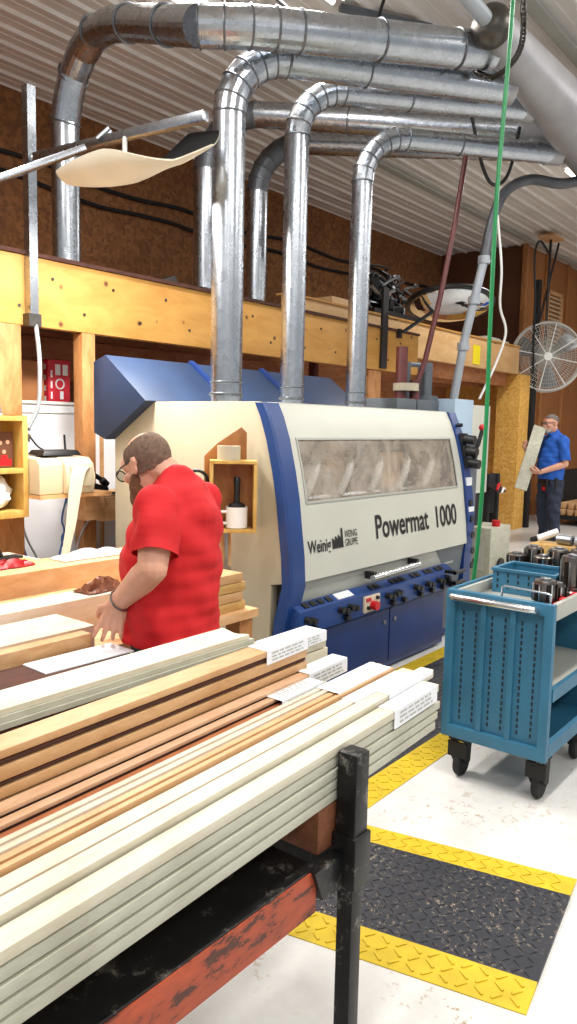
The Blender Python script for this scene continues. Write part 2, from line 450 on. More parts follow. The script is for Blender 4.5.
# ---- loft: plywood faced beam, second beam, studs, deck
b = B().box(1.2, 4.5, 2.18, 8.0, 4.58, 2.62)
loft = thing('loft_beam', 'long yellow plywood-faced beam crossing behind the ducts', 'beam', (4.6, 4.54, 2.18))
fin(b, 'plywood_face', 'ply', loft, bevel=.003)
b = B().box(1.2, 4.48, 2.62, 8.0, 4.64, 2.645)
fin(b, 'top_plate', 'wood_brown', loft)
b = B()
for k in range(26):
    x = 1.6+.25*k; z = 2.3 if k % 2 else 2.5
    b.cyl((x, 4.5, z), (x, 4.494, z), .011, n=8)
fin(b, 'nail_head', 'dark_steel', loft)
b = B().box(5.9, 4.76, 2.42, 11.6, 4.84, 2.82)
t = thing('loft_beam', 'paler plywood beam set back behind the first and ending at the column', 'beam', (8.7, 4.8, 2.42))
fin(b, 'plywood_face', 'ply_pale', t, bevel=.003)
fin(B().box(5.9, 4.74, 2.82, 11.6, 4.9, 2.84), 'top_plate', 'ply', t)
# deck and joists behind the beam
deck = struct(fin(B().box(-1, 4.86, 2.44, 12.9, 6.88, 2.47), 'trim_5', 'loft_joist'))
for k in range(4):
    yy = 4.95+.52*k
    fin(B().box(-1, yy, 2.24, 12.0, yy+.045, 2.438), 'joist', 'loft_joist', deck)
# studs under beam
def stud(x0, x1, y0, y1, z0, z1, label, m='stud'):
    o = fin(B().box(x0, y0, z0, x1, y1, z1), 'wall_stud', m, bevel=.004); return tag(o, label, 'stud')
stud(2.58, 2.86, 4.5, 4.62, 0, 2.178, 'wide brown stud under the beam at the far left edge behind the cap')
stud(3.33, 3.44, 4.5, 4.6, 0, 2.178, 'brown stud under the beam behind the label printer and telephone')
stud(7.0, 7.25, 4.52, 4.64, 0, 2.178, 'stud under the beam just right of the third machine pipe')
stud(6.55, 6.62, 4.9, 4.98, 0, 2.238, 'narrow dark red post behind the machine under the beam', 'red_pipe')
# partition behind the studs
struct(fin(B().box(-1, 4.9, 0, 4.4, 4.94, 1.69), 'wall_partition', 'white_wall'))
struct(fin(B().box(-1, 4.885, 1.69, 4.4, 4.945, 1.71).box(-1, 4.89, 1.625, 4.4, 4.9, 1.635), 'trim_6', 'white_plastic'))
struct(fin(B().box(3.78, 4.885, .3, 3.81, 4.9, 1.6), 'trim_7', 'wood_tan'))
struct(fin(B().box(4.4, 6.2, 0, 12.2, 6.3, 2.43), 'wall_loft', 'loft_joist'))
# brown board behind loft cavity on top of partition
struct(fin(B().box(-1, 5.42, 1.9, 6.6, 5.46, 2.05).box(-1, 5.41, 2.06, 6.6, 5.46, 2.22).box(-1, 5.44, 2.05, 6.6, 5.46, 2.06), 'trim_8', 'loft_joist'))

# OSB column + OSB wall under the loft
struct(fin(B().box(11.62, 4.72, 0, 12.0, 5.1, 2.42), 'wall_column', 'osb_light', bevel=.004))
struct(fin(B().box(12.05, 5.1, 0, 12.15, 6.2, 2.43), 'wall_under_loft', 'osb_light'))
o = fin(B().box(12.02, 4.66, 0, 12.12, 4.74, 3.9), 'black_post', 'black_matt', bevel=.004)
tag(o, 'thin black upright strip along the right side of the OSB column', 'post')
# louvre on the right wall
t = thing('wall_vent', 'pale slatted wall vent high on the brown wall right of the fan', 'vent', (14.4, 5.31, 2.9))
b = B()
for (a, c) in (((14.05, 2.9), (14.1, 4.1)), ((14.75, 2.9), (14.8, 4.1)), ((14.05, 2.9), (14.8, 2.96)), ((14.05, 4.04), (14.8, 4.1))): b.box(a[0], 5.27, a[1], c[0], 5.318, c[1])
fin(b, 'frame', 'stud_pale', t)
b = B()
for k in range(14): b.hexa([(14.1, 5.28, 2.97+k*.077), (14.75, 5.28, 2.97+k*.077), (14.75, 5.315, 3.0+k*.077), (14.1, 5.315, 3.0+k*.077), (14.1, 5.28, 2.99+k*.077), (14.75, 5.28, 2.99+k*.077), (14.75, 5.315, 3.02+k*.077), (14.1, 5.315, 3.02+k*.077)])
fin(b, 'louvre', 'beige', t)

# ---------------------------------------------------------------- the moulding machine
mach = thing('moulding_machine', 'large white and blue wood moulding machine with a long window and lettering', 'machine', (4.3, 3.2, 0))
# front profile y(z) of the hood
HP = [(.72, 2.515), (.86, 2.525), (1.0, 2.545), (1.17, 2.567), (1.33, 2.60), (1.5, 2.645), (1.62, 2.69), (1.695, 2.73)]
def hy(z):
    if z <= HP[0][0]: return HP[0][1]
    for (a, ya), (c, yc) in zip(HP, HP[1:]):
        if z <= c: return ya+(yc-ya)*(z-a)/(c-a)
    return HP[-1][1]
X0, XB, X1 = 3.2, 3.31, 5.32
# end panel (cream): profile in y-z extruded thin in x
endp = [(2.66, .02), (2.66, .7)] + [(y+.025, z) for z, y in HP] + [(2.80, 1.70), (3.79, 1.70), (3.99, 1.50), (3.99, .02)]
fin(B().prism([(X0, y, z) for y, z in endp], (.06, 0, 0)), 'end_panel', 'machine_cream', mach, bevel=.006)
# blue band: curved strip round the front edge
b = B(); zz = [.02, .3, .5, .7]+[p[0] for p in HP[1:]]
fr = [(2.575 if z < .5 else (2.555 if z < .7 else hy(z)-.012), z) for z in zz]
rows = []
for y, z in fr: rows.append([(X0-.012, y+.068, z), (X0-.012, y+.012, z), (X0, y, z), (XB, y, z), (XB, y+.09, z)])
b.grid(rows, False)
vt = b.pts(rows[-1]); b.face(vt); vb = b.pts(rows[0]); b.face(vb[::-1])
fin(b, 'edge_band', 'machine_blue', mach)
# hood front with window opening
WX0, WX1, WZ0, WZ1 = 3.385, 5.215, 1.155, 1.495
zs = sorted(set([p[0] for p in HP]+[WZ0, WZ1])); xs = [XB, WX0, WX1, X1]
def shell(off, hole):
    g = B()
    for i in range(len(zs)-1):
        for j in range(3):
            if hole and j == 1 and zs[i] >= WZ0-1e-6 and zs[i+1] <= WZ1+1e-6: continue
            g.face(g.pts([(xs[j], hy(zs[i])+off, zs[i]), (xs[j+1], hy(zs[i])+off, zs[i]), (xs[j+1], hy(zs[i+1])+off, zs[i+1]), (xs[j], hy(zs[i+1])+off, zs[i+1])]), True)
    return g
g = shell(0, True); bmesh.ops.remove_doubles(g.bm, verts=g.bm.verts[:], dist=1e-5)
r = bmesh.ops.solidify(g.bm, geom=g.bm.faces[:], thickness=.03)
g.box(XB, 2.73, 1.675, X1, 3.97, 1.70).box(X1-.03, 2.76, .05, X1, 3.9, 1.69)
fin(g, 'hood', 'machine_white', mach)
b = B(); zw = [WZ0]+[z for z in zs if WZ0 < z < WZ1]+[WZ1]
b.grid([[(WX0-.012, hy(z)+.004, z), (WX1+.012, hy(z)+.004, z)] for z in zw])
gl = fin(b, 'window_pane', 'glass', mach)
b = B(); e = .012
for (xa, za, xb, zb) in ((WX0-e, WZ0-e, WX1+e, WZ0), (WX0-e, WZ1, WX1+e, WZ1+e)):
    b.hexa([(xa, hy(za)-.006, za), (xb, hy(za)-.006, za), (xb, hy(za)+.01, za), (xa, hy(za)+.01, za), (xa, hy(zb)-.006, zb), (xb, hy(zb)-.006, zb), (xb, hy(zb)+.01, zb), (xa, hy(zb)+.01, zb)])
for xa in (WX0-e, WX1):
    for z0, z1 in zip(zw, zw[1:]): b.hexa([(xa, hy(z0)-.006, z0), (xa+e, hy(z0)-.006, z0), (xa+e, hy(z0)+.01, z0), (xa, hy(z0)+.01, z0), (xa, hy(z1)-.006, z1), (xa+e, hy(z1)-.006, z1), (xa+e, hy(z1)+.01, z1), (xa, hy(z1)+.01, z1)])
fin(b, 'window_frame', 'machine_grey', mach)
# the inside seen through the pane: back liner and spindle heads
b = B().box(3.3, 3.15, .8, 5.28, 3.18, 1.66).box(3.3, 2.70, .8, 5.28, 3.15, .84)
fin(b, 'inner_liner', 'beige', mach)
b = B()
for k in range(6):
    x = 3.65+k*.29; b.cyl((x, 2.82, .85), (x, 2.82, 1.1+.06*(k % 2)), .085, n=18); b.cyl((x, 2.82, 1.1), (x, 2.82, 1.3), .035, n=12)
    b.obox((x+.13, 2.95, 1.2), (.1, .2, .3+.1*(k % 3)))
b.cyl((3.4, 2.78, 1.13), (5.25, 2.78, 1.13), .03, n=10)
fin(b, 'spindle_unit', 'steel', mach)
b = B()
for k in range(5):
    x = 3.62+k*.36; b.tube(bez([(x, 2.76, 1.15), (x+.06, 2.74, 1.28), (x+.16, 2.8, 1.36), (x+.24, 2.95, 1.3), (x+.3, 3.1, 1.42)], 6), .026, 10)
fin(b, 'dust_hose', 'white_plastic', mach)
fin(B().box(4.5, 2.8, 1.16, 4.82, 2.84, 1.40).box(3.95, 2.84, 1.2, 4.15, 2.88, 1.5), 'inner_cover', 'stud_pale', mach)
# apron
b = B().hexa([(XB, 2.56, .585), (X1, 2.56, .585), (X1, 2.8, .585), (XB, 2.8, .585), (XB, 2.535, .722), (X1, 2.535, .722), (X1, 2.8, .722), (XB, 2.8, .722)])
fin(b, 'apron', 'machine_grey', mach)
b = B().prism([(X1-.45, 2.53, .72), (X1-.02, 2.53, .72), (X1-.02, 2.6, .08), (X1-.2, 2.6, .08), (X1-.2, 2.58, .5)], (0, .12, 0))
fin(b, 'side_apron', 'dark_grey', mach)
for dx, dz in ((.12, 0), (.5, 0), (1.0, 0), (1.5, 0)):
    pass
# blue base
b = B().box(3.24, 2.53, .02, 5.02, 3.9, .43).box(5.02, 2.62, .02, X1-.03, 3.9, .5)
fin(b, 'base', 'machine_navy', mach, bevel=.006)
b = B().box(3.3, 2.522, .06, 4.24, 2.53, .41).box(4.255, 2.522, .06, 5.0, 2.53, .41)
for x in (4.18, 4.31): b.mi = 1; b.cyl((x, 2.522, .33), (x, 2.514, .33), .016, n=12); b.mi = 0
fin(b, 'base_door', ['machine_navy', 'steel'], mach)
b = B().hexa([(3.24, 2.485, .43), (5.05, 2.485, .43), (5.05, 2.62, .43), (3.24, 2.62, .43), (3.24, 2.485, .565), (5.05, 2.485, .565), (5.05, 2.55, .6), (3.24, 2.55, .6)])
fin(b, 'control_strip', 'machine_blue', mach, bevel=.004)
b = B()
for x, n in ((3.3, 2), (3.62, 4), (4.14, 3), (4.28, 1), (4.50, 2), (4.66, 2), (4.82, 2), (4.95, 1)):
    for k in range(n):
        xx = x+.05*k; b.cyl((xx, 2.485, .515-.012*(k % 2)), (xx, 2.45, .515-.012*(k % 2)), .021, .017, n=12)
    b.cyl((x+.06, 2.485, .46), (x+.06, 2.455, .46), .019, n=12)
fin(b, 'control_knob', 'black', mach)
b = B()
for x in (3.33, 3.4, 3.47, 3.55, 4.0, 4.06, 4.25, 4.31, 4.37, 4.52, 4.58, 4.70, 4.76, 4.86, 4.92):
    b.obox((x, 2.517, .5845), (.045, .04, .012), rot=Matrix.Rotation(.49, 3, 'X'))
fin(b, 'display_panel', 'black', mach)
b = B().obox((3.70, 2.517, .585), (.16, .05, .008), rot=Matrix.Rotation(.49, 3, 'X'))
fin(b, 'paper_label', 'white_paper', mach)['label'] = 'small white notice on the blue control strip'
b = B().box(3.865, 2.47, .45, 4.04, 2.486, .55)
es = fin(b, 'stop_switch_plate', 'wood_white', mach, bevel=.004)
b = B().cyl((3.95, 2.47, .49), (3.95, 2.43, .49), .028, n=16).box(3.88, 2.464, .52, 3.93, 2.471, .54)
fin(b, 'stop_button', 'red', es)['label'] = 'red emergency stop button'
fin(B().cyl((4.0, 2.47, .53), (4.0, 2.455, .53), .012, n=12).cyl((3.9, 2.47, .48), (3.9, 2.455, .48), .012, n=12), 'push_button', 'black', es)
for z in (.545, .475): pass
b = B()
for z in (.55, .475): b.box(4.93, 2.40, z, 4.98, 2.49, z+.02).cyl((4.93, 2.41, z+.01), (5.08, 2.41, z+.01), .014, n=10)
fin(b, 'side_handle', 'black', mach)
# grab handle
b = B().cyl((3.93, 2.46, .66), (4.50, 2.46, .675), .019, n=16)
h = fin(b, 'handle', 'chrome', mach)
b = B().obox((3.955, 2.492, .672), (.03, .07, .045)).obox((4.475, 2.492, .69), (.03, .07, .045))
fin(b, 'handle_bracket', 'black', h)
# lettering, wrapped on the curved front
b = B()
f = lambda ox, oz: (lambda x, y: (ox+x, hy(oz+y)-.004, oz+y))
for tx, x0, x1 in (('Powermat', 4.055, 4.74), ('1000', 4.825, 5.165)):
    b = B(); w = text_pts(tx, .205)[0]; wmax = max(p[0] for p in w)
    put_text(b, tx, .205, f(x0, .885), .0035, (x1-x0)/wmax); fin(b, 'model_lettering', 'black', mach)
b = B(); w = text_pts('Weinig', .1)[0]; wmax = max(p[0] for p in w)
put_text(b, 'Weinig', .1, f(3.36, .87), .0015, .215/wmax)
fin(b, 'maker_lettering', 'black', mach)
b = B(); P = [(3.59, .872), (3.70, .872), (3.70, .985), (3.684, .982), (3.68, .925), (3.652, .952), (3.648, .922), (3.622, .945), (3.618, .918), (3.59, .935)]
b.face(b.pts([(x, hy(z)-.004, z) for x, z in P]))
fin(b, 'emblem', 'black', mach)
for tx, z0 in (('WEINIG', .925), ('GRUPPE', .875)):
    b = B(); w = text_pts(tx, .06)[0]; wm = max(p[0] for p in w); put_text(b, tx, .058, f(3.72, z0), .0005, .135/wm)
    fin(b, 'group_lettering', 'dark_steel', mach)
# right hand column with knobs
b = B(); cz = [.05, .3, .6, .9, 1.1, 1.3, 1.5, 1.695]
rows = [[(X1, (hy(z)-.02 if z > .7 else 2.53), z), (X1+.11, (hy(z)-.02 if z > .7 else 2.53), z), (X1+.11, 2.9, z), (X1, 2.9, z), (X1, (hy(z)-.02 if z > .7 else 2.53), z)] for z in cz]
b.grid(rows, False); b.face(b.pts(rows[-1][:4])); b.face(b.pts(rows[0][:4]))
fin(b, 'control_column', 'machine_blue', mach)
b = B()
for z in (1.5, 1.41, 1.32): b.cyl((X1+.055, hy(z)-.02, z), (X1+.06, hy(z)-.13, z-.01), .034, n=16).box(X1+.02, hy(z)-.05, z-.04, X1+.1, hy(z)-.018, z+.04)
for z in (1.02, .9, .78, .66, .55): b.cyl((X1+.055, hy(z)-.02, z), (X1+.055, hy(z)-.03, z), .026, n=14)
b.cyl((X1+.055, hy(1.6)-.02, 1.6), (X1+.055, hy(1.6)-.06, 1.6), .014, n=10)
fin(b, 'adjusting_knob', 'black', mach)
b = B().box(X1+.015, hy(1.18)-.03, 1.15, X1+.095, hy(1.18)-.012, 1.21).box(X1+.015, hy(.98)-.03, .955, X1+.095, hy(.98)-.012, .99)
fin(b, 'column_plate', 'white_paper', mach)
b = B().tube([(X1+.2, 2.6, 1.36), (X1+.22, 2.56, 1.46), (X1+.25, 2.55, 1.56)], .016, 10).torus((X1+.2, 2.58, 1.36), (.5, -1, 0), .06, .016, 20, 8)
lv = fin(b, 'lever', 'black', mach)
fin(B().sphere((X1+.252, 2.55, 1.585), .026), 'lever_knob', 'red', lv)['label'] = 'red lever tip'
fin(B().box(X1+.1, 2.6, .5, X1+.3, 2.9, 1.5), 'gear_case', 'dark_grey', mach)
# electrical cabinet beyond
fin(B().box(5.9, 2.95, .95, 6.25, 3.9, 1.82), 'electrical_cabinet', 'light_blue_grey', mach, bevel=.006)
fin(B().box(6.262, 2.96, 1.0, 6.62, 3.9, 1.78), 'cabinet_door', 'machine_white', mach, bevel=.006)
fin(B().box(5.6, 2.98, .02, 6.2, 3.9, .94), 'rear_base', 'black_matt', mach); fin(B().box(6.205, 2.98, .70, 6.62, 3.9, .99), 'motor_case', 'black_matt', mach, bevel=.01)
# navy dust hood behind the top
def hoodprism(x0, x1, m, nm):
    bb = B().prism([(x0, 3.99, 1.46), (x0, 3.60, 1.705), (x0, 3.98, 1.99), (x0, 4.10, 1.95), (x0, 4.10, 1.5)], (x1-x0, 0, 0)); return fin(bb, nm, m, mach, bevel=.004)
hoodprism(3.12, 3.86, 'hood_blue', 'dust_hood'); hoodprism(3.885, 4.62, 'hood_blue', 'dust_hood'); hoodprism(4.645, 5.55, 'hood_blue', 'dust_hood')
b = B()
for x in (3.872, 4.632): b.prism([(x-.022, 3.58, 1.715), (x-.022, 3.98, 2.01), (x-.022, 4.0, 1.99), (x-.022, 3.6, 1.70)], (.044, 0, 0))
fin(b, 'hood_rib', 'machine_navy', mach)
# top boxes
b = B().box(5.22, 3.1, 1.70, 5.52, 3.4, 1.80).box(5.54, 3.1, 1.70, 5.92, 3.4, 1.80)
fin(b, 'terminal_box', 'dark_grey', mach, bevel=.005)
b = B().box(5.68, 3.3, 1.8, 5.76, 3.38, 2.12).box(6.02, 3.3, 1.8, 6.14, 3.38, 2.14).cyl((5.7, 3.34, 2.1), (6.1, 3.34, 2.12), .02, n=10)
b.cyl((5.85, 3.2, 1.8), (5.85, 3.2, 2.05), .03, n=12).cyl((5.85, 3.2, 1.8), (5.85, 3.2, 1.84), .1, n=16)
fin(b, 'top_bracket', 'dark_grey', mach)
# ---------------------------------------------------------------- extraction ducts
def duct(label, base, r, z0, ze, d, R, endpt, pre=None, n=24):
    d = V((d[0], d[1], 0)).normalized(); bx, by = base
    t = thing('extraction_duct', label, 'duct', (bx, by, z0), 'galvanised extraction ducts')
    c = V((bx, by, ze)) + d*R; pts = [V((bx, by, z0)), V((bx, by, ze))]; jo = [pts[-1]]; dirs = [V((0, 0, 1))]
    for k in range(1, 7):
        a = (PI/2)*k/6; pts.append(c - d*(R*math.cos(a)) + V((0, 0, R*math.sin(a)))); jo.append(pts[-1]); dirs.append((V((0, 0, 1))*math.cos(a)+d*math.sin(a)))
    e = V(endpt); f = (e-pts[-1]); mid = pts[-1]+f*.33; pts += [mid, e]; jo += [mid]; dirs += [f]
    b = B(); b.tube(pts[:2], r, n); fin(b, 'riser', 'galv', t)
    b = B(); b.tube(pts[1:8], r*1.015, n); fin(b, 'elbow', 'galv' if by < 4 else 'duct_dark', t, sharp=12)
    b = B(); b.tube(pts[7:], r, n); fin(b, 'run', 'galv', t)
    b = B()
    for p, q in zip(jo, dirs): b.torus(p, q, r*1.012, .006, 28, 6)
    b.torus((bx, by, z0+.05), (0, 0, 1), r*1.02, .009, 28, 6); b.torus((bx, by, z0+.12), (0, 0, 1), r*1.01, .005, 28, 6)
    fin(b, 'seam_band', 'galv_seam', t)
    return t
duct('galvanised duct rising from the machine nearest its blue edge band', (3.40, 3.2), .094, 1.70, 3.34, (.8, -.6), .34, (5.0, 2.22, 3.78))
duct('middle galvanised duct rising from the top of the white machine', (4.03, 3.2), .078, 1.70, 3.40, (.82, -.57), .31, (5.5, 2.28, 3.82))
duct('rightmost galvanised duct rising from the machine top, right of the middle one', (4.79, 3.2), .075, 1.70, 3.31, (.84, -.54), .34, (6.2, 2.32, 3.72))
duct('dark-elbowed galvanised duct rising behind the beam, with its elbow between the first and middle ducts', (5.71, 5.0), .10, 2.47, 3.76, (.47, -.88), .42, (6.95, 2.45, 3.98))
duct('dark galvanised duct behind the beam, hidden below its elbow by the first machine duct', (5.02, 5.0), .105, 2.47, 3.78, (.47, -.88), .44, (6.32, 2.4, 3.93))
# the big left duct: rises behind the beam, sweeps towards the room and turns along to the trunk
t = thing('extraction_duct', 'largest galvanised duct, rising at far left and sweeping across the top', 'duct', (3.57, 5.0, 2.47), 'galvanised extraction ducts')
p1 = [V((3.57, 5.0, 2.47)), V((3.57, 5.0, 3.74))]
p2 = bez([(3.57, 5.0, 3.74), (3.56, 4.88, 4.03), (3.50, 4.55, 4.2), (3.38, 4.05, 4.07), (3.24, 3.55, 3.86), (3.14, 3.18, 3.71)], 2)
p3 = bez([(3.14, 3.18, 3.71), (3.31, 2.97, 3.71), (3.54, 2.81, 3.73)], 2)
p4 = [V((3.54, 2.81, 3.73)), V((3.95, 2.55, 3.77)), V((4.42, 2.3, 3.83)), V((4.62, 2.17, 3.86))]
fin(B().tube(p1, .103, 26), 'riser', 'galv', t); fin(B().tube(p2, .106, 26), 'elbow', 'galv', t, sharp=12)
fin(B().tube(p3, .108, 26), 'coupling', 'galv', t, sharp=12); fin(B().tube(p4, .107, 26), 'run', 'galv', t)
b = B()
for q in (p2[::2], p3, p4):
    for i in range(len(q)-1): b.torus(q[i], q[i+1]-q[i], .11, .007, 28, 6)
fin(b, 'seam_band', 'galv_seam', t)
# trunk along the room with a domed end and a thin pipe from it
t = thing('main_duct', 'grey painted main trunk pipe that the galvanised ducts run into', 'duct', (8., 2.2, 3.75))
fin(B().lathe([(.112, 0), (.165, .9), (.228, 1.9), (.25, 2.6), (.30, 4.2), (.30, 8.1)], (4.42, 2.1, 3.91), V((8.08, .32, -.12)), 36), 'main_pipe', 'trunk_grey', t)
b = B().lathe([(.118, -.02), (.122, .0), (.122, .03), (.112, .06), (.085, .09), (.045, .105), (.001, .11)], (4.46, 2.1, 3.91), (-1, -.04, 0)); fin(b, 'end_cap', 'dark_steel', t)
fin(B().cyl((4.36, 2.1, 3.92), (2.6, 2.06, 4.02), .045, n=18), 'feed_pipe', 'grey_pipe', t)
b = B()
for i, (x, y, z) in enumerate(((5.0, 2.22, 3.78), (5.5, 2.28, 3.82), (6.2, 2.32, 3.72), (6.95, 2.45, 3.98), (6.32, 2.4, 3.93))):
    a = V((-.8, .6, 0)) if i < 3 else V((-.47, .88, 0)); b.cyl(V((x, y, z))-a*.02, V((x, y, z))+a*.26, (.1, .085, .083, .11, .115)[i], n=22)
fin(b, 'branch_collar', 'trunk_grey', t)
# chain looped under the trunk end
b = B(); L = bez([(4.42, 2.02, 4.68), (4.45, 1.93, 4.1), (4.5, 1.93, 3.8), (4.56, 2.05, 3.7), (4.62, 2.2, 3.72), (4.62, 2.3, 3.9), (4.6, 2.2, 4.68)], 12)
for i in range(0, len(L)-1):
    dd = (L[i+1]-L[i]); c = (L[i]+L[i+1])/2; s_ = dd.cross(V((1, .2, .1)) if i % 2 else V((.1, .3, 1))).normalized(); u = dd.normalized()
    b.tube([c+u*(.03*math.cos(a))+s_*(.014*math.sin(a)) for a in [2*PI*k/10 for k in range(10)]], .0055, 5, closed=True)
tag(fin(b, 'hanging_chain', 'dark_steel'), 'dark chain slung under the domed end of the main trunk', 'chain')
# green air hose
b = B().tube(bez([(3.95, 1.74, 4.65), (3.94, 1.75, 3.74), (3.93, 1.76, 3.3), (3.91, 1.772, 2.76), (3.925, 1.78, 2.1), (3.94, 1.782, 1.73), (3.942, 1.786, 1.3), (3.946, 1.798, .97), (3.95, 1.82, .68), (3.93, 1.85, .3), (3.88, 1.88, .034)], 8), .0115, 12)
hz = fin(b, 'air_hose', 'green_hose'); tag(hz, 'bright green air hose hanging from ceiling to floor beside the machine', 'hose')
# red drop pipe, grey conduit, cables
t = thing('air_drop_pipe', 'dark red drop pipe slanting past the round mirror down to the machine top', 'pipe', (5.6, 3.19, 1.80))
fin(B().tube([(6.18, 2.98, 4.69), (5.93, 3.04, 3.23), (5.8, 3.08, 2.62), (5.69, 3.13, 2.13), (5.6, 3.19, 1.81)], .022, 12), 'pipe', 'red_pipe', t)
fin(B().cyl((5.52, 3.25, 1.802), (5.52, 3.25, 2.22), .048, n=16).cyl((5.62, 3.18, 1.802), (5.62, 3.18, 1.96), .04, n=16), 'stub_pipe', 'red_pipe', t)
b = B().cyl((5.55, 3.22, 1.87), (5.55, 3.22, 1.93), .105, n=20); fin(b, 'tape_wrap', 'machine_cream', t)
t = thing('conduit_pipe', 'grey bent pipe running from the trunk down to the electrical cabinet', 'pipe', (5.97, 2.99, 1.82))
fin(B().tube(bez([(7.3, 2.25, 3.88), (6.54, 2.36, 3.59), (6.34, 2.59, 3.61), (6.2, 2.74, 3.5), (6.12, 2.8, 3.27), (6.06, 2.83, 2.95)], 6), .042, 14), 'bend', 'duct_dark', t)
fin(B().tube([(6.06, 2.83, 2.95), (6.01, 2.86, 2.7), (5.97, 2.93, 2.29), (5.95, 2.99, 1.825)], .036, 14), 'drop', 'grey_pipe', t)
b = B()
for z, x, y in ((2.62, 6.0, 2.873), (2.95, 6.06, 2.83), (2.25, 5.968, 2.936)): b.cyl((x, y, z-.03), (x, y, z+.03), .05, n=14).cyl((x-.05, y, z), (x+.07, y-.02, z), .012, n=8)
fin(b, 'coupling', 'grey_pipe', t)
tag(fin(B().tube(bez([(6.1, 2.75, 3.3), (6.16, 2.72, 2.9), (6.24, 2.75, 2.6), (6.36, 2.74, 2.4), (6.34, 2.8, 2.15), (6.25, 2.9, 1.83)], 8), .011, 8), 'cable', 'white_plastic'), 'thin white cable dropping beside the grey bent pipe', 'cable')
tag(fin(B().tube(bez([(5.75, 2.85, 4.0), (5.78, 2.75, 3.6), (5.9, 2.7, 3.48), (6.05, 2.65, 3.6), (6.1, 2.6, 3.95)], 8), .014, 8), 'cable', 'black'), 'short black cable looping under the ducts beside the red pipe', 'cable')
tag(fin(B().tube(bez([(3.9, 3.7, 4.62), (4.0, 3.3, 4.2), (4.4, 3.25, 4.1), (4.8, 3.2, 4.25), (5.0, 3.2, 4.62)], 8), .012, 8), 'cable', 'black'), 'thin black cable sagging above the ducts under the ceiling', 'cable')

# ---------------------------------------------------------------- strip lights of the room
def strip(x, y, label, rz=0, tubes=True):
    t = thing('strip_light', label, 'ceiling light', (x, y, 4.45), 'fluorescent strip lights')
    b = B().box(x-.62, y-.08, 4.50, x+.62, y+.08, 4.56); fin(b, 'housing', 'white_plastic', t, bevel=.006)
    b = B()
    for s in (-.5, .5): b.cyl((x+s, y, 4.56), (x+s, y, CZ-.005), .006, n=8)
    fin(b, 'hanger_rod', 'steel', t)
    b = B()
    for s in (-.045, .045): b.cyl((x-.58, y+s, 4.475), (x+.58, y+s, 4.475), .018, n=12)
    fin(b, 'fluorescent_tube', 'tube_on', t)
    t.rotation_euler.z = rz
    return t
strip(9.55, 3.2, 'lit strip light at the right edge of the photo beyond the ducts', 0)
strip(4.0, 4.15, 'lit strip light at the top edge of the photo above the far left duct', 0)

# ---------------------------------------------------------------- swing arm reflector at upper left
t = thing('strut_post', 'galvanised channel upright screwed to the beam at far left', 'post', (2.92, 4.45, 2.2))
b = B().box(2.89, 4.435, 2.2, 2.95, 4.45, 3.64).box(2.89, 4.45, 2.2, 2.897, 4.497, 3.64).box(2.943, 4.45, 2.2, 2.95, 4.497, 3.64); fin(b, 'channel', 'galv', t)
fin(B().box(2.875, 4.428, 2.17, 2.965, 4.498, 2.25), 'foot_clip', 'dark_steel', t)
t = thing('reflector_lamp', 'cream boat-shaped reflector hung under a metal bar at upper left', 'lamp', (3.0, 3.65, 3.2))
fin(B().beam((2.92, 4.40, 3.2), (3.07, 3.06, 3.2), .055, .05), 'support_bar', 'galv', t, bevel=.004)
fin(B().beam((2.10, 4.60, 2.69), (2.915, 3.885, 3.157), .05, .035), 'brace_bar', 'galv', t, bevel=.003)
fin(B().cyl((2.95, 3.82, 3.20), (2.99, 3.76, 3.26), .02, n=10).cyl((2.90, 4.41, 3.2), (2.95, 4.36, 3.2), .02, n=10), 'pivot_bolt', 'steel', t)
ca, cb = V((2.86, 4.0, 3.0)), V((2.98, 2.90, 3.03)); ax = (cb-ca); sd = V((0, 0, 1)).cross(ax).normalized()
rows_o, rows_i = [], []
for i in range(25):
    u = i/24; w = .16*(math.sin(PI*(.10+.82*u))**.7)*(1-.2*u) + .008; dp = .10*math.sin(PI*(.10+.86*u))**.8
    tw = -.2+1.15*(0 if u < .4 else min(1, (u-.4)/.4))**1.3
    c = ca+ax*u; ro, ri = [], []
    for k in range(15):
        a = -PI/2+PI*k/14; p = V((0, 0, 0)) + sd*(w*math.sin(a)) + V((0, 0, -dp*math.cos(a)))
        q = Quaternion(ax.normalized(), tw) @ p; ro.append(c+q); ri.append(c+q*.93+V((0, 0, .004)))
    rows_o.append(ro); rows_i.append(ri)
b = B(); b.grid(rows_o); b.mi = 1; b.grid(rows_i); b.mi = 0
for ra, rb in zip(zip(rows_o, rows_i), zip(rows_o[1:], rows_i[1:])):
    for k in (0, -1): b.face(b.pts([ra[0][k], ra[1][k], rb[1][k], rb[0][k]]))
for k in (0, -1): b.grid([rows_o[k], rows_i[k]])
fin(b, 'reflector', ['cream_lamp', 'black_matt'], t)  # inside coloured black to stand in for the shadowed inner surface
fin(B().cyl((2.985, 3.62, 3.18), (2.95, 3.58, 2.99), .014, n=10).obox((2.955, 3.6, 3.0), (.06, .22, .02)), 'hanger', 'white_plastic', t)

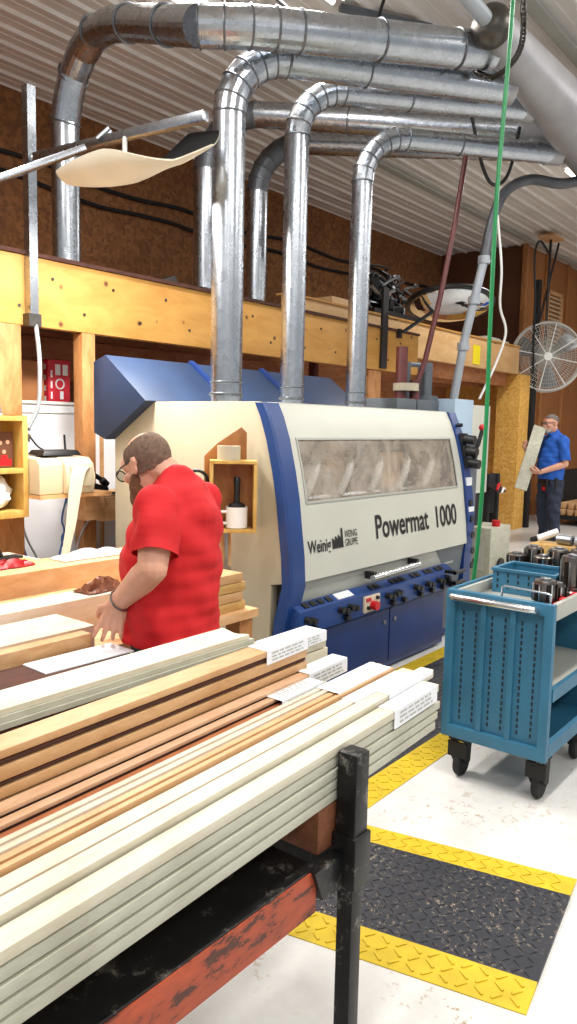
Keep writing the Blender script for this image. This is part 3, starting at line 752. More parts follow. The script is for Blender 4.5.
# ---------------------------------------------------------------- mirror, fan, bits on the loft
mc = V((7.97, 4.1, 2.95)); md = V((-.20, -.15, -.97)).normalized()
t = thing('convex_mirror', 'round convex safety mirror with black rim hanging before the beam', 'mirror', mc)
fin(B().lathe([(.455, 0), (.44, .03), (.38, .06), (.28, .09), (.15, .108), (.001, .115)], mc, md, 40), 'mirror_face', 'mirror', t)
b = B().torus(mc, md, .462, .03, 44, 8).lathe([(.46, 0), (.3, -.05), (.1, -.075), (.001, -.078)], mc-md*.004, md, 36); fin(b, 'rim', 'black', t)
fin(B().cyl(mc-md*.05, (7.55, 4.44, 2.62), .02, n=10).cyl(mc-md*.05, mc-md*.17, .045, n=12), 'mounting_arm', 'black', t)
fin(B().box(7.17, 4.47, 2.2, 7.28, 4.498, 3.05).obox((7.52, 4.47, 2.6), (.05, .04, .1)), 'mounting_strap', 'black', t)

# junk on the loft: wire tangle, boxes, planks
b = B(); rnd = random.Random(3)
for k in range(95):
    c = V((8.35+rnd.uniform(-.5, .55), 5.25+rnd.uniform(-.12, .2), 2.6+rnd.random()*.85)); q = [c+V((rnd.uniform(-.3, .3), rnd.uniform(-.12, .12), rnd.uniform(-.16, .16))) for _ in range(4)]
    q = [V((p.x, p.y, max(2.49, p.z))) for p in q]; b.tube(bez(q, 5), .013+.01*rnd.random(), 6); b.mi = k % 2
for k in range(12):
    c = V((8.3+rnd.uniform(-.45, .45), 5.2+rnd.uniform(-.1, .2), 2.9+rnd.random()*.4)); b.mi = k % 2; b.obox(c, (.14, .1, .12), rnd.random()*3)
b.mi = 0; b.box(7.75, 4.95, 2.472, 8.85, 5.3, 2.95)
tag(fin(b, 'wire_tangle', ['black', 'steel']), 'heap of tangled wire and metal parts on the loft left of the mirror', 'scrap heap', kind='stuff')
o = fin(B().box(6.9, 4.95, 2.472, 7.5, 5.35, 2.96), 'wooden_box', 'ply_pale', bevel=.005); tag(o, 'plain wooden box on the loft left of the wire heap', 'box')
for k in range(4):
    o = fin(B().obox((9.6+.05*k, 5.05+.06*k, 2.485+.03*k), (1.5-.2*k, .09, .026), .05*k-.05), 'offcut_plank', 'ply_pale' if k % 2 else 'stud_pale')
    tag(o, ['lowest', 'second', 'third', 'topmost'][k]+' of the plank offcuts lying on the loft behind the mirror', 'plank', 'plank offcuts on the loft')
b = B()
for k in range(5): b.obox((4.35+.16*k, 4.7+.02*k, 2.66+.012*k), (.32, .1, .018), .12*k-.2, None)
b.prism([(4.1, 4.66, 2.647), (4.35, 4.66, 2.74), (4.4, 4.66, 2.647)], (0, .1, 0))
o = fin(b, 'dark_offcut_pile', 'dark_steel'); tag(o, 'small dark pile of scrap resting on the beam left of the first machine duct', 'scrap heap', kind='stuff')
o = fin(B().box(10.6, 4.85, 2.842, 11.4, 5.2, 2.89).box(10.7, 4.9, 2.89, 11.2, 5.1, 2.92), 'loft_tray', 'machine_white', bevel=.004); tag(o, 'pale flat tray on the end of the set-back beam', 'tray')
o = fin(B().box(9.98, 4.752, 2.46, 10.2, 4.76, 2.72), 'yellow_notice', 'yellow_tag'); tag(o, 'yellow notice on the set-back beam behind the green hose', 'sign')

# fan
fc = V((12.19, 4.55, 2.72)); fd = V((-.86, -.47, -.02)).normalized()
t = thing('wall_fan', 'big round white wire-caged fan hanging on the right', 'fan', fc)
sx = fd.cross(V((0, 0, 1))).normalized(); sz = sx.cross(fd).normalized()
b = B(); R = .545
for off, rr in ((.09, R*.96), (0, R), (-.09, R*.96)): b.torus(fc+fd*off, fd, rr, .014, 56, 6)
for rr in (.12, .18, .24, .3, .36, .42, .48): b.torus(fc+fd*(.09+.03*(1-rr/R)), fd, rr, .0035, 44, 4); 
for k in range(72):
    a = 2*PI*k/72; u = sx*math.cos(a)+sz*math.sin(a); b.tube([fc+fd*.125+u*.08, fc+fd*.09+u*R*.96, fc+u*R, fc-fd*.09+u*R*.96, fc-fd*.12+u*.1], .0032, 4)
fin(b, 'wire_cage', 'fan_wire', t)
b = B()
for k in range(8):
    a = 2*PI*k/8+.2; u = sx*math.cos(a)+sz*math.sin(a); b.tube([fc+fd*.13+u*.06, fc+fd*.1+u*R*.96], .008, 6)
fin(b, 'cage_stay', 'white_plastic', t)
for k in range(3):
    a = 2*PI*k/3+.4; rows = []
    for i in range(9):
        rr = .09+.40*i/8; row = []
        for j in range(7):
            an = a+(-.42+.84*j/6)*(1-.25*(i/8)); u = sx*math.cos(an)+sz*math.sin(an); row.append(fc+u*rr+fd*(.05*(j-3)/3))
        rows.append(row)
    bb = B(); bb.grid(rows); bmesh.ops.solidify(bb.bm, geom=bb.bm.faces[:], thickness=.004); fin(bb, 'fan_blade', 'steel', t)
b = B().cyl(fc+fd*.12, fc+fd*.15, .075, .06, n=20).cyl(fc+fd*.1, fc-fd*.06, .05, n=16); fin(b, 'hub', 'white_plastic', t)
b = B().cyl(fc-fd*.06, fc-fd*.3, .11, n=20); fin(b, 'motor', 'dark_grey', t)
b = B().cyl(fc-fd*.25, (12.45, 4.69, 4.62), .02, n=10).cyl(fc-fd*.2+sx*.2, fc-fd*.25, .015, n=8).cyl(fc-fd*.2+sx*.22, V((12.62, 4.62, 4.55)), .018, n=10)
fin(b, 'drop_rod', 'black', t)
fin(B().box(12.25, 4.55, 4.58, 12.65, 4.82, 4.62).box(12.35, 4.62, 4.62, 12.55, 4.76, 4.67), 'mounting_plate', 'stud_pale', t)
tag(fin(B().tube(bez([(12.2, 4.6, 4.3), (11.9, 4.65, 4.45), (11.75, 4.66, 4.2), (11.85, 4.66, 3.6), (11.9, 4.66, 2.9), (11.95, 4.66, 2.45)], 8), .016, 8), 'cable', 'black'), 'black cable looping down from the fan to the OSB column', 'cable')

# ---------------------------------------------------------------- far floor objects
t = thing('lectern_stand', 'black panel-backed stand beside the OSB column', 'stand', (9.7, 4.3, 0))
b = B().box(9.55, 4.24, .02, 9.62, 4.36, .98).box(9.84, 4.24, .02, 9.91, 4.36, .98).box(9.62, 4.27, .45, 9.84, 4.33, .98).box(9.5, 4.1, 0, 9.95, 4.5, .03)
fin(b, 'frame', 'black_matt', t, bevel=.004)
fin(B().obox((9.62, 4.16, .8), (.3, .16, .02), .2, Matrix.Rotation(.6, 3, 'X')), 'sloping_shelf', 'black', t)
tag(fin(B().tube([(9.5, 4.1, .79), (9.62, 4.13, .85), (9.75, 4.16, .83)], [.018, .022, .012], 10), 'hand_tool', 'red'), 'red-handled hand tool lying on the black stand', 'tool')
tag(fin(B().tube([(9.56, 4.06, .75), (9.68, 4.09, .80), (9.8, 4.12, .79)], [.012, .018, .012], 10), 'hand_tool', 'white_plastic'), 'white hand tool lying on the black stand below the red one', 'tool')
t = thing('feeder_unit', 'pale green-grey control unit on the floor beyond the machine end', 'machine unit', (7.2, 3.2, 0))
fin(B().box(6.98, 3.05, .05, 7.45, 3.5, .62), 'housing', 'wood_green', t, bevel=.012)
fin(B().box(6.975, 3.12, .2, 6.982, 3.4, .5), 'recess_panel', 'machine_white', t)
fin(B().cyl((6.975, 3.26, .27), (6.95, 3.26, .27), .06, n=18).cyl((7.2, 3.04, .24), (7.2, 3.02, .24), .07, n=18), 'dial', 'black', t)
fin(B().cyl((7.2, 3.1, .62), (7.2, 3.1, .68), .04, n=14), 'button', 'red', t)
fin(B().box(7.0, 3.07, 0, 7.08, 3.48, .05).box(7.35, 3.07, 0, 7.43, 3.48, .05), 'foot', 'black', t)
b = B().beam((6.4, 2.75, .05), (7.6, 2.95, .05), .06, .05).beam((6.9, 3.0, .12), (7.0, 2.7, .05), .05, .05); tag(fin(b, 'floor_rail', 'black_matt'), 'black rail lying on the floor in front of the pale control unit', 'rail')
# man's side wood pile at far right
rnd = random.Random(5)
t = thing('wood_cart', 'dark trolley holding short timber behind the man in blue', 'trolley', (13.3, 4.2, 0))
b = B().box(12.8, 3.9, .1, 14.2, 4.6, .16); 
for x in (12.83, 14.17):
    for y in (3.93, 4.57): b.box(x-.03, y-.03, .1, x+.03, y+.03, .95)
b.box(12.8, 4.5, .16, 14.2, 4.6, .9)
fin(b, 'frame', 'black_matt', t)
b = B()
for x in (12.9, 14.1):
    for y in (3.98, 4.52): b.cyl((x, y-.02, .05), (x, y+.02, .05), .05, n=16)
fin(b, 'wheel', 'cast_iron', t)
for k in range(8):
    o = fin(B().box(12.88+.01*k, 3.97+.13*(k % 4), .165+.11*(k//4), 13.9, 4.06+.13*(k % 4), .265+.11*(k//4)), 'timber_block', 'stud_pale', bevel=.006)
    tag(o, 'pale timber block on the dark trolley, %s row, %s from the front' % (('lower', 'upper')[k//4], ('first', 'second', 'third', 'fourth')[k % 4]), 'timber', 'timber blocks on the trolley')
o = fin(B().obox((12.6, 3.6, .015), (1.1, .1, .03), .3), 'floor_plank', 'stud_pale'); tag(o, 'pale plank lying flat on the far floor at the right edge', 'plank')
# ---------------------------------------------------------------- blue tool cart
CX0, CX1, CY0, CY1, CZ0, CZ1 = 3.07, 3.80, 1.055, 1.535, .20, .87
cart = thing('tool_cart', 'blue perforated steel tool cart on black castors', 'cart', (3.43, 1.295, 0))
def slots(b, x, y0, cols, z0, z1, axis='x', step=.028, inward=1):
    for c in cols:
        z = z0
        while z < z1:
            if axis == 'x': b.box(x, c-.004, z, x+.003, c+.004, z+.017)
            else: b.box(c-.0055, x, z, c+.0055, x+.003, z+.014)
            z += step
def endpanel(x, s, name):
    b = B(); fw = .04
    o4 = [(CY0, CZ0), (CY1, CZ0), (CY1, CZ1), (CY0, CZ1)]; i4 = [(CY0+fw, CZ0+.055), (CY1-fw, CZ0+.055), (CY1-fw, CZ1-.05), (CY0+fw, CZ1-.05)]
    fv = [[b.bm.verts.new((x+s*d, y, z)) for y, z in q] for d in (0, .035) for q in (o4, i4)]
    for A_, B_ in ((0, 1), (2, 3), (0, 2), (1, 3)): b.bridge(fv[A_], fv[B_], False)
    p = fin(b, name, 'cart_blue', cart, bevel=.003)
    b = B(); xx = x+s*.022; b.box(xx, CY0+fw, CZ0+.05, xx+s*.008, CY1-fw, CZ1-.05)
    w = (CY1-CY0-2*fw)/3
    for k in (1, 2): yy = CY0+fw+w*k; b.box(x+s*.006, yy-.012, CZ0+.05, xx, yy+.012, CZ1-.05)
    b.mi = 1
    slots(b, xx-s*.002 if s > 0 else xx-.001, 0, [CY0+fw+w*(k+.5)+d for k in range(3) for d in (-.03, .03)], CZ0+.085, CZ1-.09)
    fin(b, 'perforated_sheet', ['cart_blue', 'slot'], p)
endpanel(CX0, 1, 'end_panel'); endpanel(CX1, -1, 'end_panel')
b = B().box(CX0+.036, CY1-.012, CZ0, CX1-.036, CY1, CZ1); b.mi = 1
slots(b, CY1-.0145, 0, [CX0+.1+.075*k for k in range(8)], CZ0+.09, CZ1-.06, 'y'); slots(b, CY1-.0005, 0, [CX0+.1+.075*k for k in range(8)], CZ0+.09, CZ1-.06, 'y')
fin(b, 'side_panel', ['cart_blue', 'slot'], cart)
b = B().tube([(CX0+.002, CY1-.045, .835), (CX0-.045, CY1-.05, .85), (CX0-.05, CY1-.06, .85), (CX0-.05, CY0+.085, .85), (CX0-.045, CY0+.075, .85), (CX0+.002, CY0+.07, .835)], .0145, 14)
fin(b, 'push_handle', 'chrome', cart)
b = B().box(CX0+.036, CY0, .80, CX1-.036, CY0+.02, .87).box(CX0+.036, CY0+.02, .80, CX1-.036, CY1-.013, .812).box(CX0+.036, CY1-.03, .812, CX1-.036, CY1-.013, .86); fin(b, 'top_tray', 'machine_grey', cart, bevel=.002)
b = B().hexa([(CX0+.036, CY0+.015, .50), (CX1-.036, CY0+.015, .50), (CX1-.036, CY1-.013, .50), (CX0+.036, CY1-.013, .50), (CX0+.036, CY0+.015, .512), (CX1-.036, CY0+.015, .512), (CX1-.036, CY1-.013, .512), (CX0+.036, CY1-.013, .512)])
ms = fin(b, 'middle_shelf', 'machine_grey', cart)
fin(B().hexa([(CX0+.036, CY0-.005, .455), (CX1-.15, CY0-.005, .455), (CX1-.15, CY0+.014, .455), (CX0+.036, CY0+.014, .455), (CX0+.036, CY0-.005, .511), (CX1-.05, CY0-.005, .511), (CX1-.05, CY0+.014, .511), (CX0+.036, CY0+.014, .511)]), 'shelf_lip', 'cart_blue', ms)
b = B().box(CX0+.036, CY0+.03, .21, CX1-.036, CY1-.013, .225).hexa([(CX0+.036, CY0-.0, .21), (CX1-.036, CY0, .21), (CX1-.036, CY0+.03, .21), (CX0+.036, CY0+.03, .21), (CX0+.036, CY0+.0, .27), (CX1-.036, CY0, .27), (CX1-.036, CY0+.012, .285), (CX0+.036, CY0+.012, .285)])
fin(b, 'bottom_shelf', 'cart_blue', cart)
for (x, y, sw) in ((CX0+.07, CY1-.07, 1.3), (CX0+.09, CY0+.055, 1.2), (CX1-.12, CY1-.07, 0), (CX1-.12, CY0+.07, 0)):
    t = B().box(x-.045, y-.04, .18, x+.045, y+.04, .2).prism([(x-.035, y-.035, .18), (x+.04, y-.035, .18), (x+.03, y-.035, .07), (x+.0, y-.035, .06), (x-.03, y-.035, .1)], (0, .008, 0)).prism([(x-.035, y+.027, .18), (x+.04, y+.027, .18), (x+.03, y+.027, .07), (x+.0, y+.027, .06), (x-.03, y+.027, .1)], (0, .008, 0)).box(x-.04, y-.045, .10, x-.03, y+.045, .17)
    c = fin(t, 'castor', 'cast_iron', cart)
    fin(B().lathe([(.03, -.018), (.056, -.016), (.062, -.008), (.062, .008), (.056, .016), (.03, .018)], (x+.01, y, .062), (0, 1, 0), 24), 'castor_wheel', 'black_matt', c)
# things on the cart
b = B()
b.box(3.42, 1.18, .813, 3.43, 1.475, .925).box(3.65, 1.18, .813, 3.66, 1.475, .925).box(3.43, 1.18, .813, 3.65, 1.19, .925).box(3.43, 1.465, .813, 3.65, 1.475, .925).box(3.43, 1.19, .813, 3.65, 1.465, .822)
b.box(3.414, 1.174, .916, 3.434, 1.481, .928).box(3.646, 1.174, .916, 3.666, 1.481, .928).box(3.434, 1.174, .916, 3.646, 1.192, .928).box(3.434, 1.463, .916, 3.646, 1.481, .928)
bx = bmesh.ops
b.mi = 1; slots(b, 3.418, 0, [1.45, 1.40, 1.35, 1.30, 1.25], .835, .90)
tag(fin(b, 'perforated_bin', ['cart_blue', 'slot']), 'blue open-topped perforated bin standing on the blue cart', 'bin')
def cutter(x, y, z, r, h, label, nk=6):
    t = thing('cutter_head', label, 'cutter head', (x, y, z), 'moulder cutter heads')
    b = B().lathe([(r*.94, 0), (r, .006), (r, h*.22), (r*.9, h*.25), (r*.9, h*.34), (r, h*.37), (r, h*.93), (r*.92, h), (r*.42, h), (r*.4, h*.86), (.001, h*.86)], (x, y, z), n=32)
    fin(b, 'body', 'cutter', t)
    b = B()
    for k in range(nk):
        a = 2*PI*k/nk+x*9; b.obox((x+math.cos(a)*r*.97, y+math.sin(a)*r*.97, z+h*.62), (.016, r*.34, h*.56), a)
    fin(b, 'knife_slot', 'cutter_dark', t)
    b = B()
    for k in range(nk):
        a = 2*PI*k/nk+.28+x*9; b.obox((x+math.cos(a)*r*1.0, y+math.sin(a)*r*1.0, z+h*.6), (.01, .006, h*.6), a)
    fin(b, 'knife', 'chrome', t)
    b = B().lathe([(r*.42, 0), (r*.5, .004), (r*.5, .012), (r*.42, .014)], (x, y, z+h-.004), n=24); fin(b, 'collar', 'steel', t)
    return t
cutter(3.215, 1.15, .8135, .047, .13, 'cutter head nearest the chrome cart handle, in front of the blue bin')
cutter(3.32, 1.125, .8135, .027, .10, 'small cutter head between the nearest one and the tall one', 5)
cutter(3.345, 1.07+.03, .822, .03, .075, 'small low cutter head at the cart edge beside the tall one', 5) if False else None
cutter(3.47, 1.122, .8135, .05, .205, 'tallest cutter head, standing at the right end of the blue bin')
cutter(3.62, 1.125, .8135, .047, .15, 'cutter head behind the tallest one at the right edge of the photo')
b = B()
for k in range(9):
    x = 3.16+.07*k; b.box(x, 1.073, .8125, x+.055, 1.095, .868 if k % 2 else .86)
b.box(3.12, 1.074, .8125, 3.75, 1.094, .84)
tag(fin(b, 'red_liner', 'red_tray', bevel=.003), 'red ribbed holder strip along the open edge of the cart top', 'tool holder')
b = B().tube([(3.12, 1.30, .81), (3.12, 1.30, .905), (3.12, 1.29, .912), (3.12, 1.10, .905), (3.12, 1.09, .9), (3.12, 1.09, .81)], .005, 8); tag(fin(b, 'wire_hoop', 'chrome'), 'small chrome wire hoop standing at the front of the cart top', 'wire hoop')

# bench behind the cart with more heads
t = thing('tool_bench', 'low grey bench just behind the blue cart holding cutter heads', 'bench', (4.35, 1.15, 0))
fin(B().box(3.9, .5, .80, 4.9, 1.66, .84), 'bench_top', 'machine_grey', t, bevel=.004)
for x in (3.94, 4.86):
    for y in (.54, 1.60): fin(B().box(x-.025, y-.025, 0, x+.025, y+.025, .80), 'leg', 'cart_blue', t)
for (x, y, r, h, l) in ((4.0, 1.595, .05, .07, 'low dark cutter head at the left end of the back bench'), (4.06, 1.525, .045, .11, 'taller cutter head second from left on the back bench'), (3.96, 1.435, .05, .08, 'low silver cutter head in the front row of the back bench'), (4.02, 1.375, .05, .12, 'cutter head in front of the wooden block on the back bench'), (3.98, 1.25, .05, .135, 'cutter head at the right end of the back bench row')):
    cutter(x, y, .84, r, h, l)
b = B().box(4.2, .7, .84, 4.36, 1.605, .945); b.mi = 1
tag(fin(b, 'wooden_block', 'wood_yellow', bevel=.006), 'long yellow wooden block on the back bench behind the cutter heads', 'wood block')
for k in range(4):
    y = 1.53-.10*k; x = 4.26
    o = fin(B().cyl((x-.0, y-.042, .974), (x+.015, y+.04, .974), .028, n=18).cyl((x-.003, y-.05, .974), (x, y-.042, .974), .022, n=16) if k else B().cyl((x, y+.05, .967), (x+.06, y-.04, 1.01), .02, n=16), 'spindle_sleeve', 'white_plastic' if k == 0 else ('steel' if k % 2 else 'grey_pipe'))
    tag(o, ['white tube tilted up at the left end of the wooden block', 'metal sleeve on the wooden block next to the tilted white tube', 'grey metal sleeve third along the wooden block', 'metal sleeve at the right end of the wooden block'][k], 'sleeve', 'sleeves on the wooden block')

# ---------------------------------------------------------------- floor mats
def mat(label, c0, c1, w, skew):
    """c0->c1 the centre line, w the width"""
    c0, c1 = V((c0[0], c0[1], 0)), V((c1[0], c1[1], 0)); u = (c1-c0); L = u.length; u.normalize(); v = V((-u.y, u.x, 0))
    t = thing('floor_mat', label, 'mat', (c0+c1)/2, 'anti-fatigue floor mats')
    bw = .13; k0 = lambda s, d: c0+v*(s*d)+u*(skew*s*d/(w/2))
    q4 = (k0(-1, w/2-bw), c1-v*(w/2-bw), c1+v*(w/2-bw), k0(1, w/2-bw)); b = B().hexa(list(q4)+[p+V((0, 0, .013)) for p in q4])
    step = .034; nu = int(L/step); nv = int((w-2*bw)/step)
    for i in range(nu):
        for j in range(nv):
            if (i+.2)*step < skew*((j+.5-nv/2)*step)/(w/2)+.012: continue
            c = c0+u*((i+.5)*step)+v*((j+.5-nv/2)*step); a = PI/4 if (i+j) % 2 else -PI/4
            d = u*math.cos(a)+v*math.sin(a); e = V((-d.y, d.x, 0)); Z = V((0, 0, .0125)); q = [c-d*.015-e*.004, c+d*.015-e*.004, c+d*.015+e*.004, c-d*.015+e*.004]
            qt = [c-d*.011-e*.002, c+d*.011-e*.002, c+d*.011+e*.002, c-d*.011+e*.002]
            vs = b.pts([p+Z for p in q]+[p+Z+V((0, 0, .0035)) for p in qt])
            for f in ((4, 5, 6, 7), (0, 1, 5, 4), (1, 2, 6, 5), (2, 3, 7, 6), (3, 0, 4, 7)): b.face([vs[k] for k in f])
    fin(b, 'tread', 'rubber', t, sharp=20)
    for s in (-1, 1):
        a0, a1 = k0(s, w/2-bw), c1+v*(s*(w/2-bw)); o0, o1 = k0(s, w/2), c1+v*(s*w/2)
        b = B().hexa([a0, a1, o1, o0]+[a0+V((0, 0, .013)), a1+V((0, 0, .013)), o1+V((0, 0, .003)), o0+V((0, 0, .003))])
        n2 = int(L/.05)
        for i in range(n2):
            for j in range(3):
                c = c0+v*(s*(w/2-bw))+u*((i+.5)*.05+max(0, skew*s)+.01)+v*(s*(.025+.038*j)); h = .013-.010*(.025+.038*j)/bw; aa = PI/4 if (i+j) % 2 else -PI/4
                d = u*math.cos(aa)+v*math.sin(aa); e = V((-d.y, d.x, 0)); q = [c-d*.018-e*.004, c+d*.018-e*.004, c+d*.018+e*.004, c-d*.018+e*.004]
                b.hexa([p+V((0, 0, h-.003)) for p in q]+[p+V((0, 0, h+.003)) for p in q])
        fin(b, 'bevelled_border', 'yellow', t, sharp=20)['label'] = 'yellow bevelled border'
    return t
mat('black rubber mat with yellow borders on the white floor at lower right', (2.29, .722), (2.105, 1.54), .74, .03)
mat('long black mat with yellow borders running along the machine front', (1.75, 2.04), (5.7, 2.06), .86, 0)
mat('far black mat with yellow edge beyond the machine end', (6.2, 2.55), (7.9, 2.75), .7, 0)
for k, (x, y) in enumerate(((2.95, .55), (3.2, .3), (3.3, .2))): pass

# ---------------------------------------------------------------- material rack and boards
rack = thing('material_rack', 'black and rusty red steel rack carrying the boards in the foreground', 'rack', (0.4, 1.2, 0))
px, py = 1.325, .862
fin(B().box(px-.025, py-.025, .60, px+.025, py+.025, .893), 'stake', 'black_steel', rack, bevel=.005)
fin(B().box(px-.02, py-.02, .008, px+.02, py+.02, .60), 'post', 'black_steel', rack, bevel=.004)
fin(B().box(px-.11, py-.08, 0, px+.11, py+.12, .01), 'foot_plate', 'black_steel', rack)
fin(B().box(px-.031, py-.031, .595, px+.031, py+.031, .712), 'sleeve', 'black_steel', rack, bevel=.004)
fin(B().box(px-.03, py+.02, .59, px+.03, 1.62, .675), 'cross_arm', 'black_steel', rack, bevel=.004)
b = B().prism([(px-.13, py+.0, .672), (px-.03, py+.0, .672), (px-.03, py+.0, .595), (px-.10, py+.0, .60)], (0, .03, 0)); fin(b, 'gusset', 'black_steel', rack)
fin(B().box(-1.2, .872, .575, 1.215, .91, .67), 'side_beam', 'red_beam', rack, bevel=.003)['label'] = 'rusty red side beam'
fin(B().box(-1.2, .875, .668, 1.215, 1.62, .676), 'deck', 'black_steel', rack)
fin(B().box(-1.2, 1.58, .575, 1.27, 1.62, .667), 'back_beam', 'black_steel', rack)
for (x, y) in ((px, 1.6), (-1.1, 1.6), (-1.1, .89)): fin(B().box(x-.02, y-.02, 0, x+.02, y+.02, .58), 'post', 'black_steel', rack)
for x0, l in ((1.245, 'reddish square timber bearer under the boards at the rack stake'), (-.7, 'reddish timber bearer under the boards at the near end of the rack')):
    o = fin(B().box(x0, .893, .677, x0+.112, 1.5, .7755), 'timber_bearer', 'timber', bevel=.004); tag(o, l, 'timber', 'timber bearers on the rack')
def bd(x0, x1, yf, w, z0, z1, s, m, label, name='board', crown=0., group='boards stacked on the rack', groove=None):
    ya, yb = yf+s*(x0-.5), yf+s*(x1-.5)
    if crown:
        b = B(); n = 9
        prof = [(0, z0)]+[(w*i/n, z1-crown*(1-math.cos(2*PI*i/n))/2) for i in range(n+1)]+[(w, z0)]
        b.grid([[(x0, ya+p, q) for p, q in prof+[prof[0]]], [(x1, yb+p, q) for p, q in prof+[prof[0]]]], False)
        b.face(b.pts([(x0, ya+p, q) for p, q in prof])); b.face(b.pts([(x1, yb+p, q) for p, q in prof]))
        bmesh.ops.remove_doubles(b.bm, verts=b.bm.verts[:], dist=1e-5)
        o = fin(b, name, m, sharp=28)
    else:
        q_ = min(.0034, (z1-z0)*.2)
        b = B().prism([(x0, ya+.013, z0), (x0, ya+.013, z0+q_), (x0, ya, z0+q_), (x0, ya, z1), (x0, ya+w-.001, z1), (x0, ya+w-.001, z0)], (x1-x0, yb-ya, 0))
        if groove:
            g0, g1, dp = groove; bmesh.ops.delete(b.bm, geom=b.bm.verts[:], context='VERTS'); prof = [(0, z0), (0, z1), (g0, z1), (g0, z1-dp), (g1, z1-dp), (g1, z1), (w, z1), (w, z0)]
            b.prism([(x0, ya+p, q) for p, q in prof], (x1-x0, yb-ya, 0))
        o = fin(b, name, m, bevel=.0012)
    return tag(o, label, 'board', group)
def plabel(o, x0, x1, yf, w, z, s, drop, lines=4, half=1.):
    """paper label lying on a board and folded down over its front edge"""
    off = loc_of(o); e = .0012
    ya, yb = yf+s*(x0-.5), yf+s*(x1-.5)
    b = B()
    rows = [[(x0, ya+w*half, z+e), (x1, yb+w*half, z+e)], [(x0, ya-e, z+e), (x1, yb-e, z+e)], [(x0, ya-e*1.6, z-drop), (x1, yb-e*1.6, z-drop*.95)]]
    b.grid(rows, False)
    b.mi = 1
    def q(u0, v0, u1, v1, face):
        f = lambda u, v: (V(rows[face][0])*(1-u)+V(rows[face][1])*u)*(1-v)+(V(rows[face+1][0])*(1-u)+V(rows[face+1][1])*u)*v + (V((0, 0, .0006)) if face == 0 else V((0, -.0006, 0)))
        b.face(b.pts([f(u0, v0), f(u1, v0), f(u1, v1), f(u0, v1)]))
    rr = random.Random(int(x0*1000))
    for k in range(lines):
        v0 = .12+.8*k/lines; u = .12
        while u < .85:
            du = rr.uniform(.05, .16); q(u, v0, min(u+du, .88), v0+.35/lines, 0)
            if drop > .012 and k < 3: q(u, .2+.25*k, min(u+du, .88), .32+.25*k, 1)
            u += du+.03
    fin(b, 'paper_label', ['white_paper', 'machine_grey'], o)
XL = -1.0
# A: front pack of five pale boards
zt = [.7765, .801, .8255, .850, .8755, .900]
nm = ['lowest', 'second lowest', 'middle', 'second highest', 'topmost']
for k in range(5):
    o = bd(XL, 1.80+.012*((k*7) % 3), .851+(.0025 if k in (3,) else 0), .045, zt[k]+(.0012 if k else 0), zt[k+1]-.0006, .05, 'wood_green' if k < 4 else 'wood_pale', nm[k]+' pale board of the front pack beside the black stake')
    if k == 4: plabel(o, 1.56, 1.80, .851, .045, .8994, .05, .045)
def under(yf, w, z1, s, xr, name, n=2, m='wood_pale'):
    h = (z1-.7765)/n
    for k in range(n):
        o = bd(XL, xr-.01*k, yf, w, .7765+h*k+.0006, .7765+h*(k+1)-.0006, s, m, ('lower' if k == 0 else ('upper' if k == n-1 else 'middle'))+' packing board under '+name, 'packing_board', group='packing boards under the packs')
# B
o = bd(XL, 1.88, .9, .037, .886, .912, .05, 'wood_pale', 'pale board with a yellow front edge right behind the front pack'); plabel(o, 1.62, 1.87, .9, .037, .912, .05, .012)
under(.9, .037, .8855, .05, 1.86, 'the yellow-edged pale board')
# C
o = bd(XL, 1.84, .943, .036, .886, .911, .05, 'wood_white', 'pinkish white board between the yellow-edged board and the grooved one'); plabel(o, 1.52, 1.80, .941, .038, .911, .05, .012)
under(.941, .038, .8855, .05, 1.82, 'the pinkish white board')
# D
o = bd(XL, 1.80, .984, .034, .886, .9185, .05, 'wood_tan', 'narrow tan grooved moulding behind the pinkish board', 'moulding', 0, 'boards stacked on the rack', (.012, .019, .022))
o2 = bd(XL, 1.80, 1.022, .034, .886, .921, .05, 'wood_white', 'narrow white moulding in front of the cherry strips', 'moulding', 0, 'boards stacked on the rack', (.014, .021, .022)); plabel(o2, 1.52, 1.79, .99, .066, .9215, .05, .02)
under(.984, .072, .8855, .05, 1.78, 'the narrow white mouldings')
# E cherry strips; the brown strips below stand in for their shaded front faces
bd(XL, 1.50, 1.066, .015, .89, .904, .05, 'wood_brown', 'dark strip standing for the shade under the front cherry strip of the three', 'strip')
bd(XL, 1.50, 1.061, .020, .905, .914, .05, 'wood_cherry', 'front dark cherry strip of the three', 'moulding')
bd(XL, 1.50, 1.089, .017, .89, .9135, .05, 'wood_brown', 'dark strip standing for the shade under the middle cherry strip of the three', 'strip')
o = bd(XL, 1.50, 1.084, .022, .914, .924, .05, 'wood_cherry_pale', 'middle pale cherry strip of the three', 'moulding'); plabel(o, 1.38, 1.56, 1.062, .05, .9245, .05, .03)
bd(XL, 1.74, 1.114, .026, .89, .9225, .05, 'wood_brown', 'dark strip standing for the shade under the widest white-topped strip', 'strip')
o = bd(XL, 1.74, 1.109, .031, .923, .933, .05, 'wood_cherry_pale', 'widest white-topped strip beside the tall tan pack', 'moulding'); plabel(o, 1.56, 1.75, 1.109, .05, .9335, .05, .04)
under(1.061, .079, .8895, .05, 1.5, 'the cherry strips', 2, 'wood_cherry_pale')
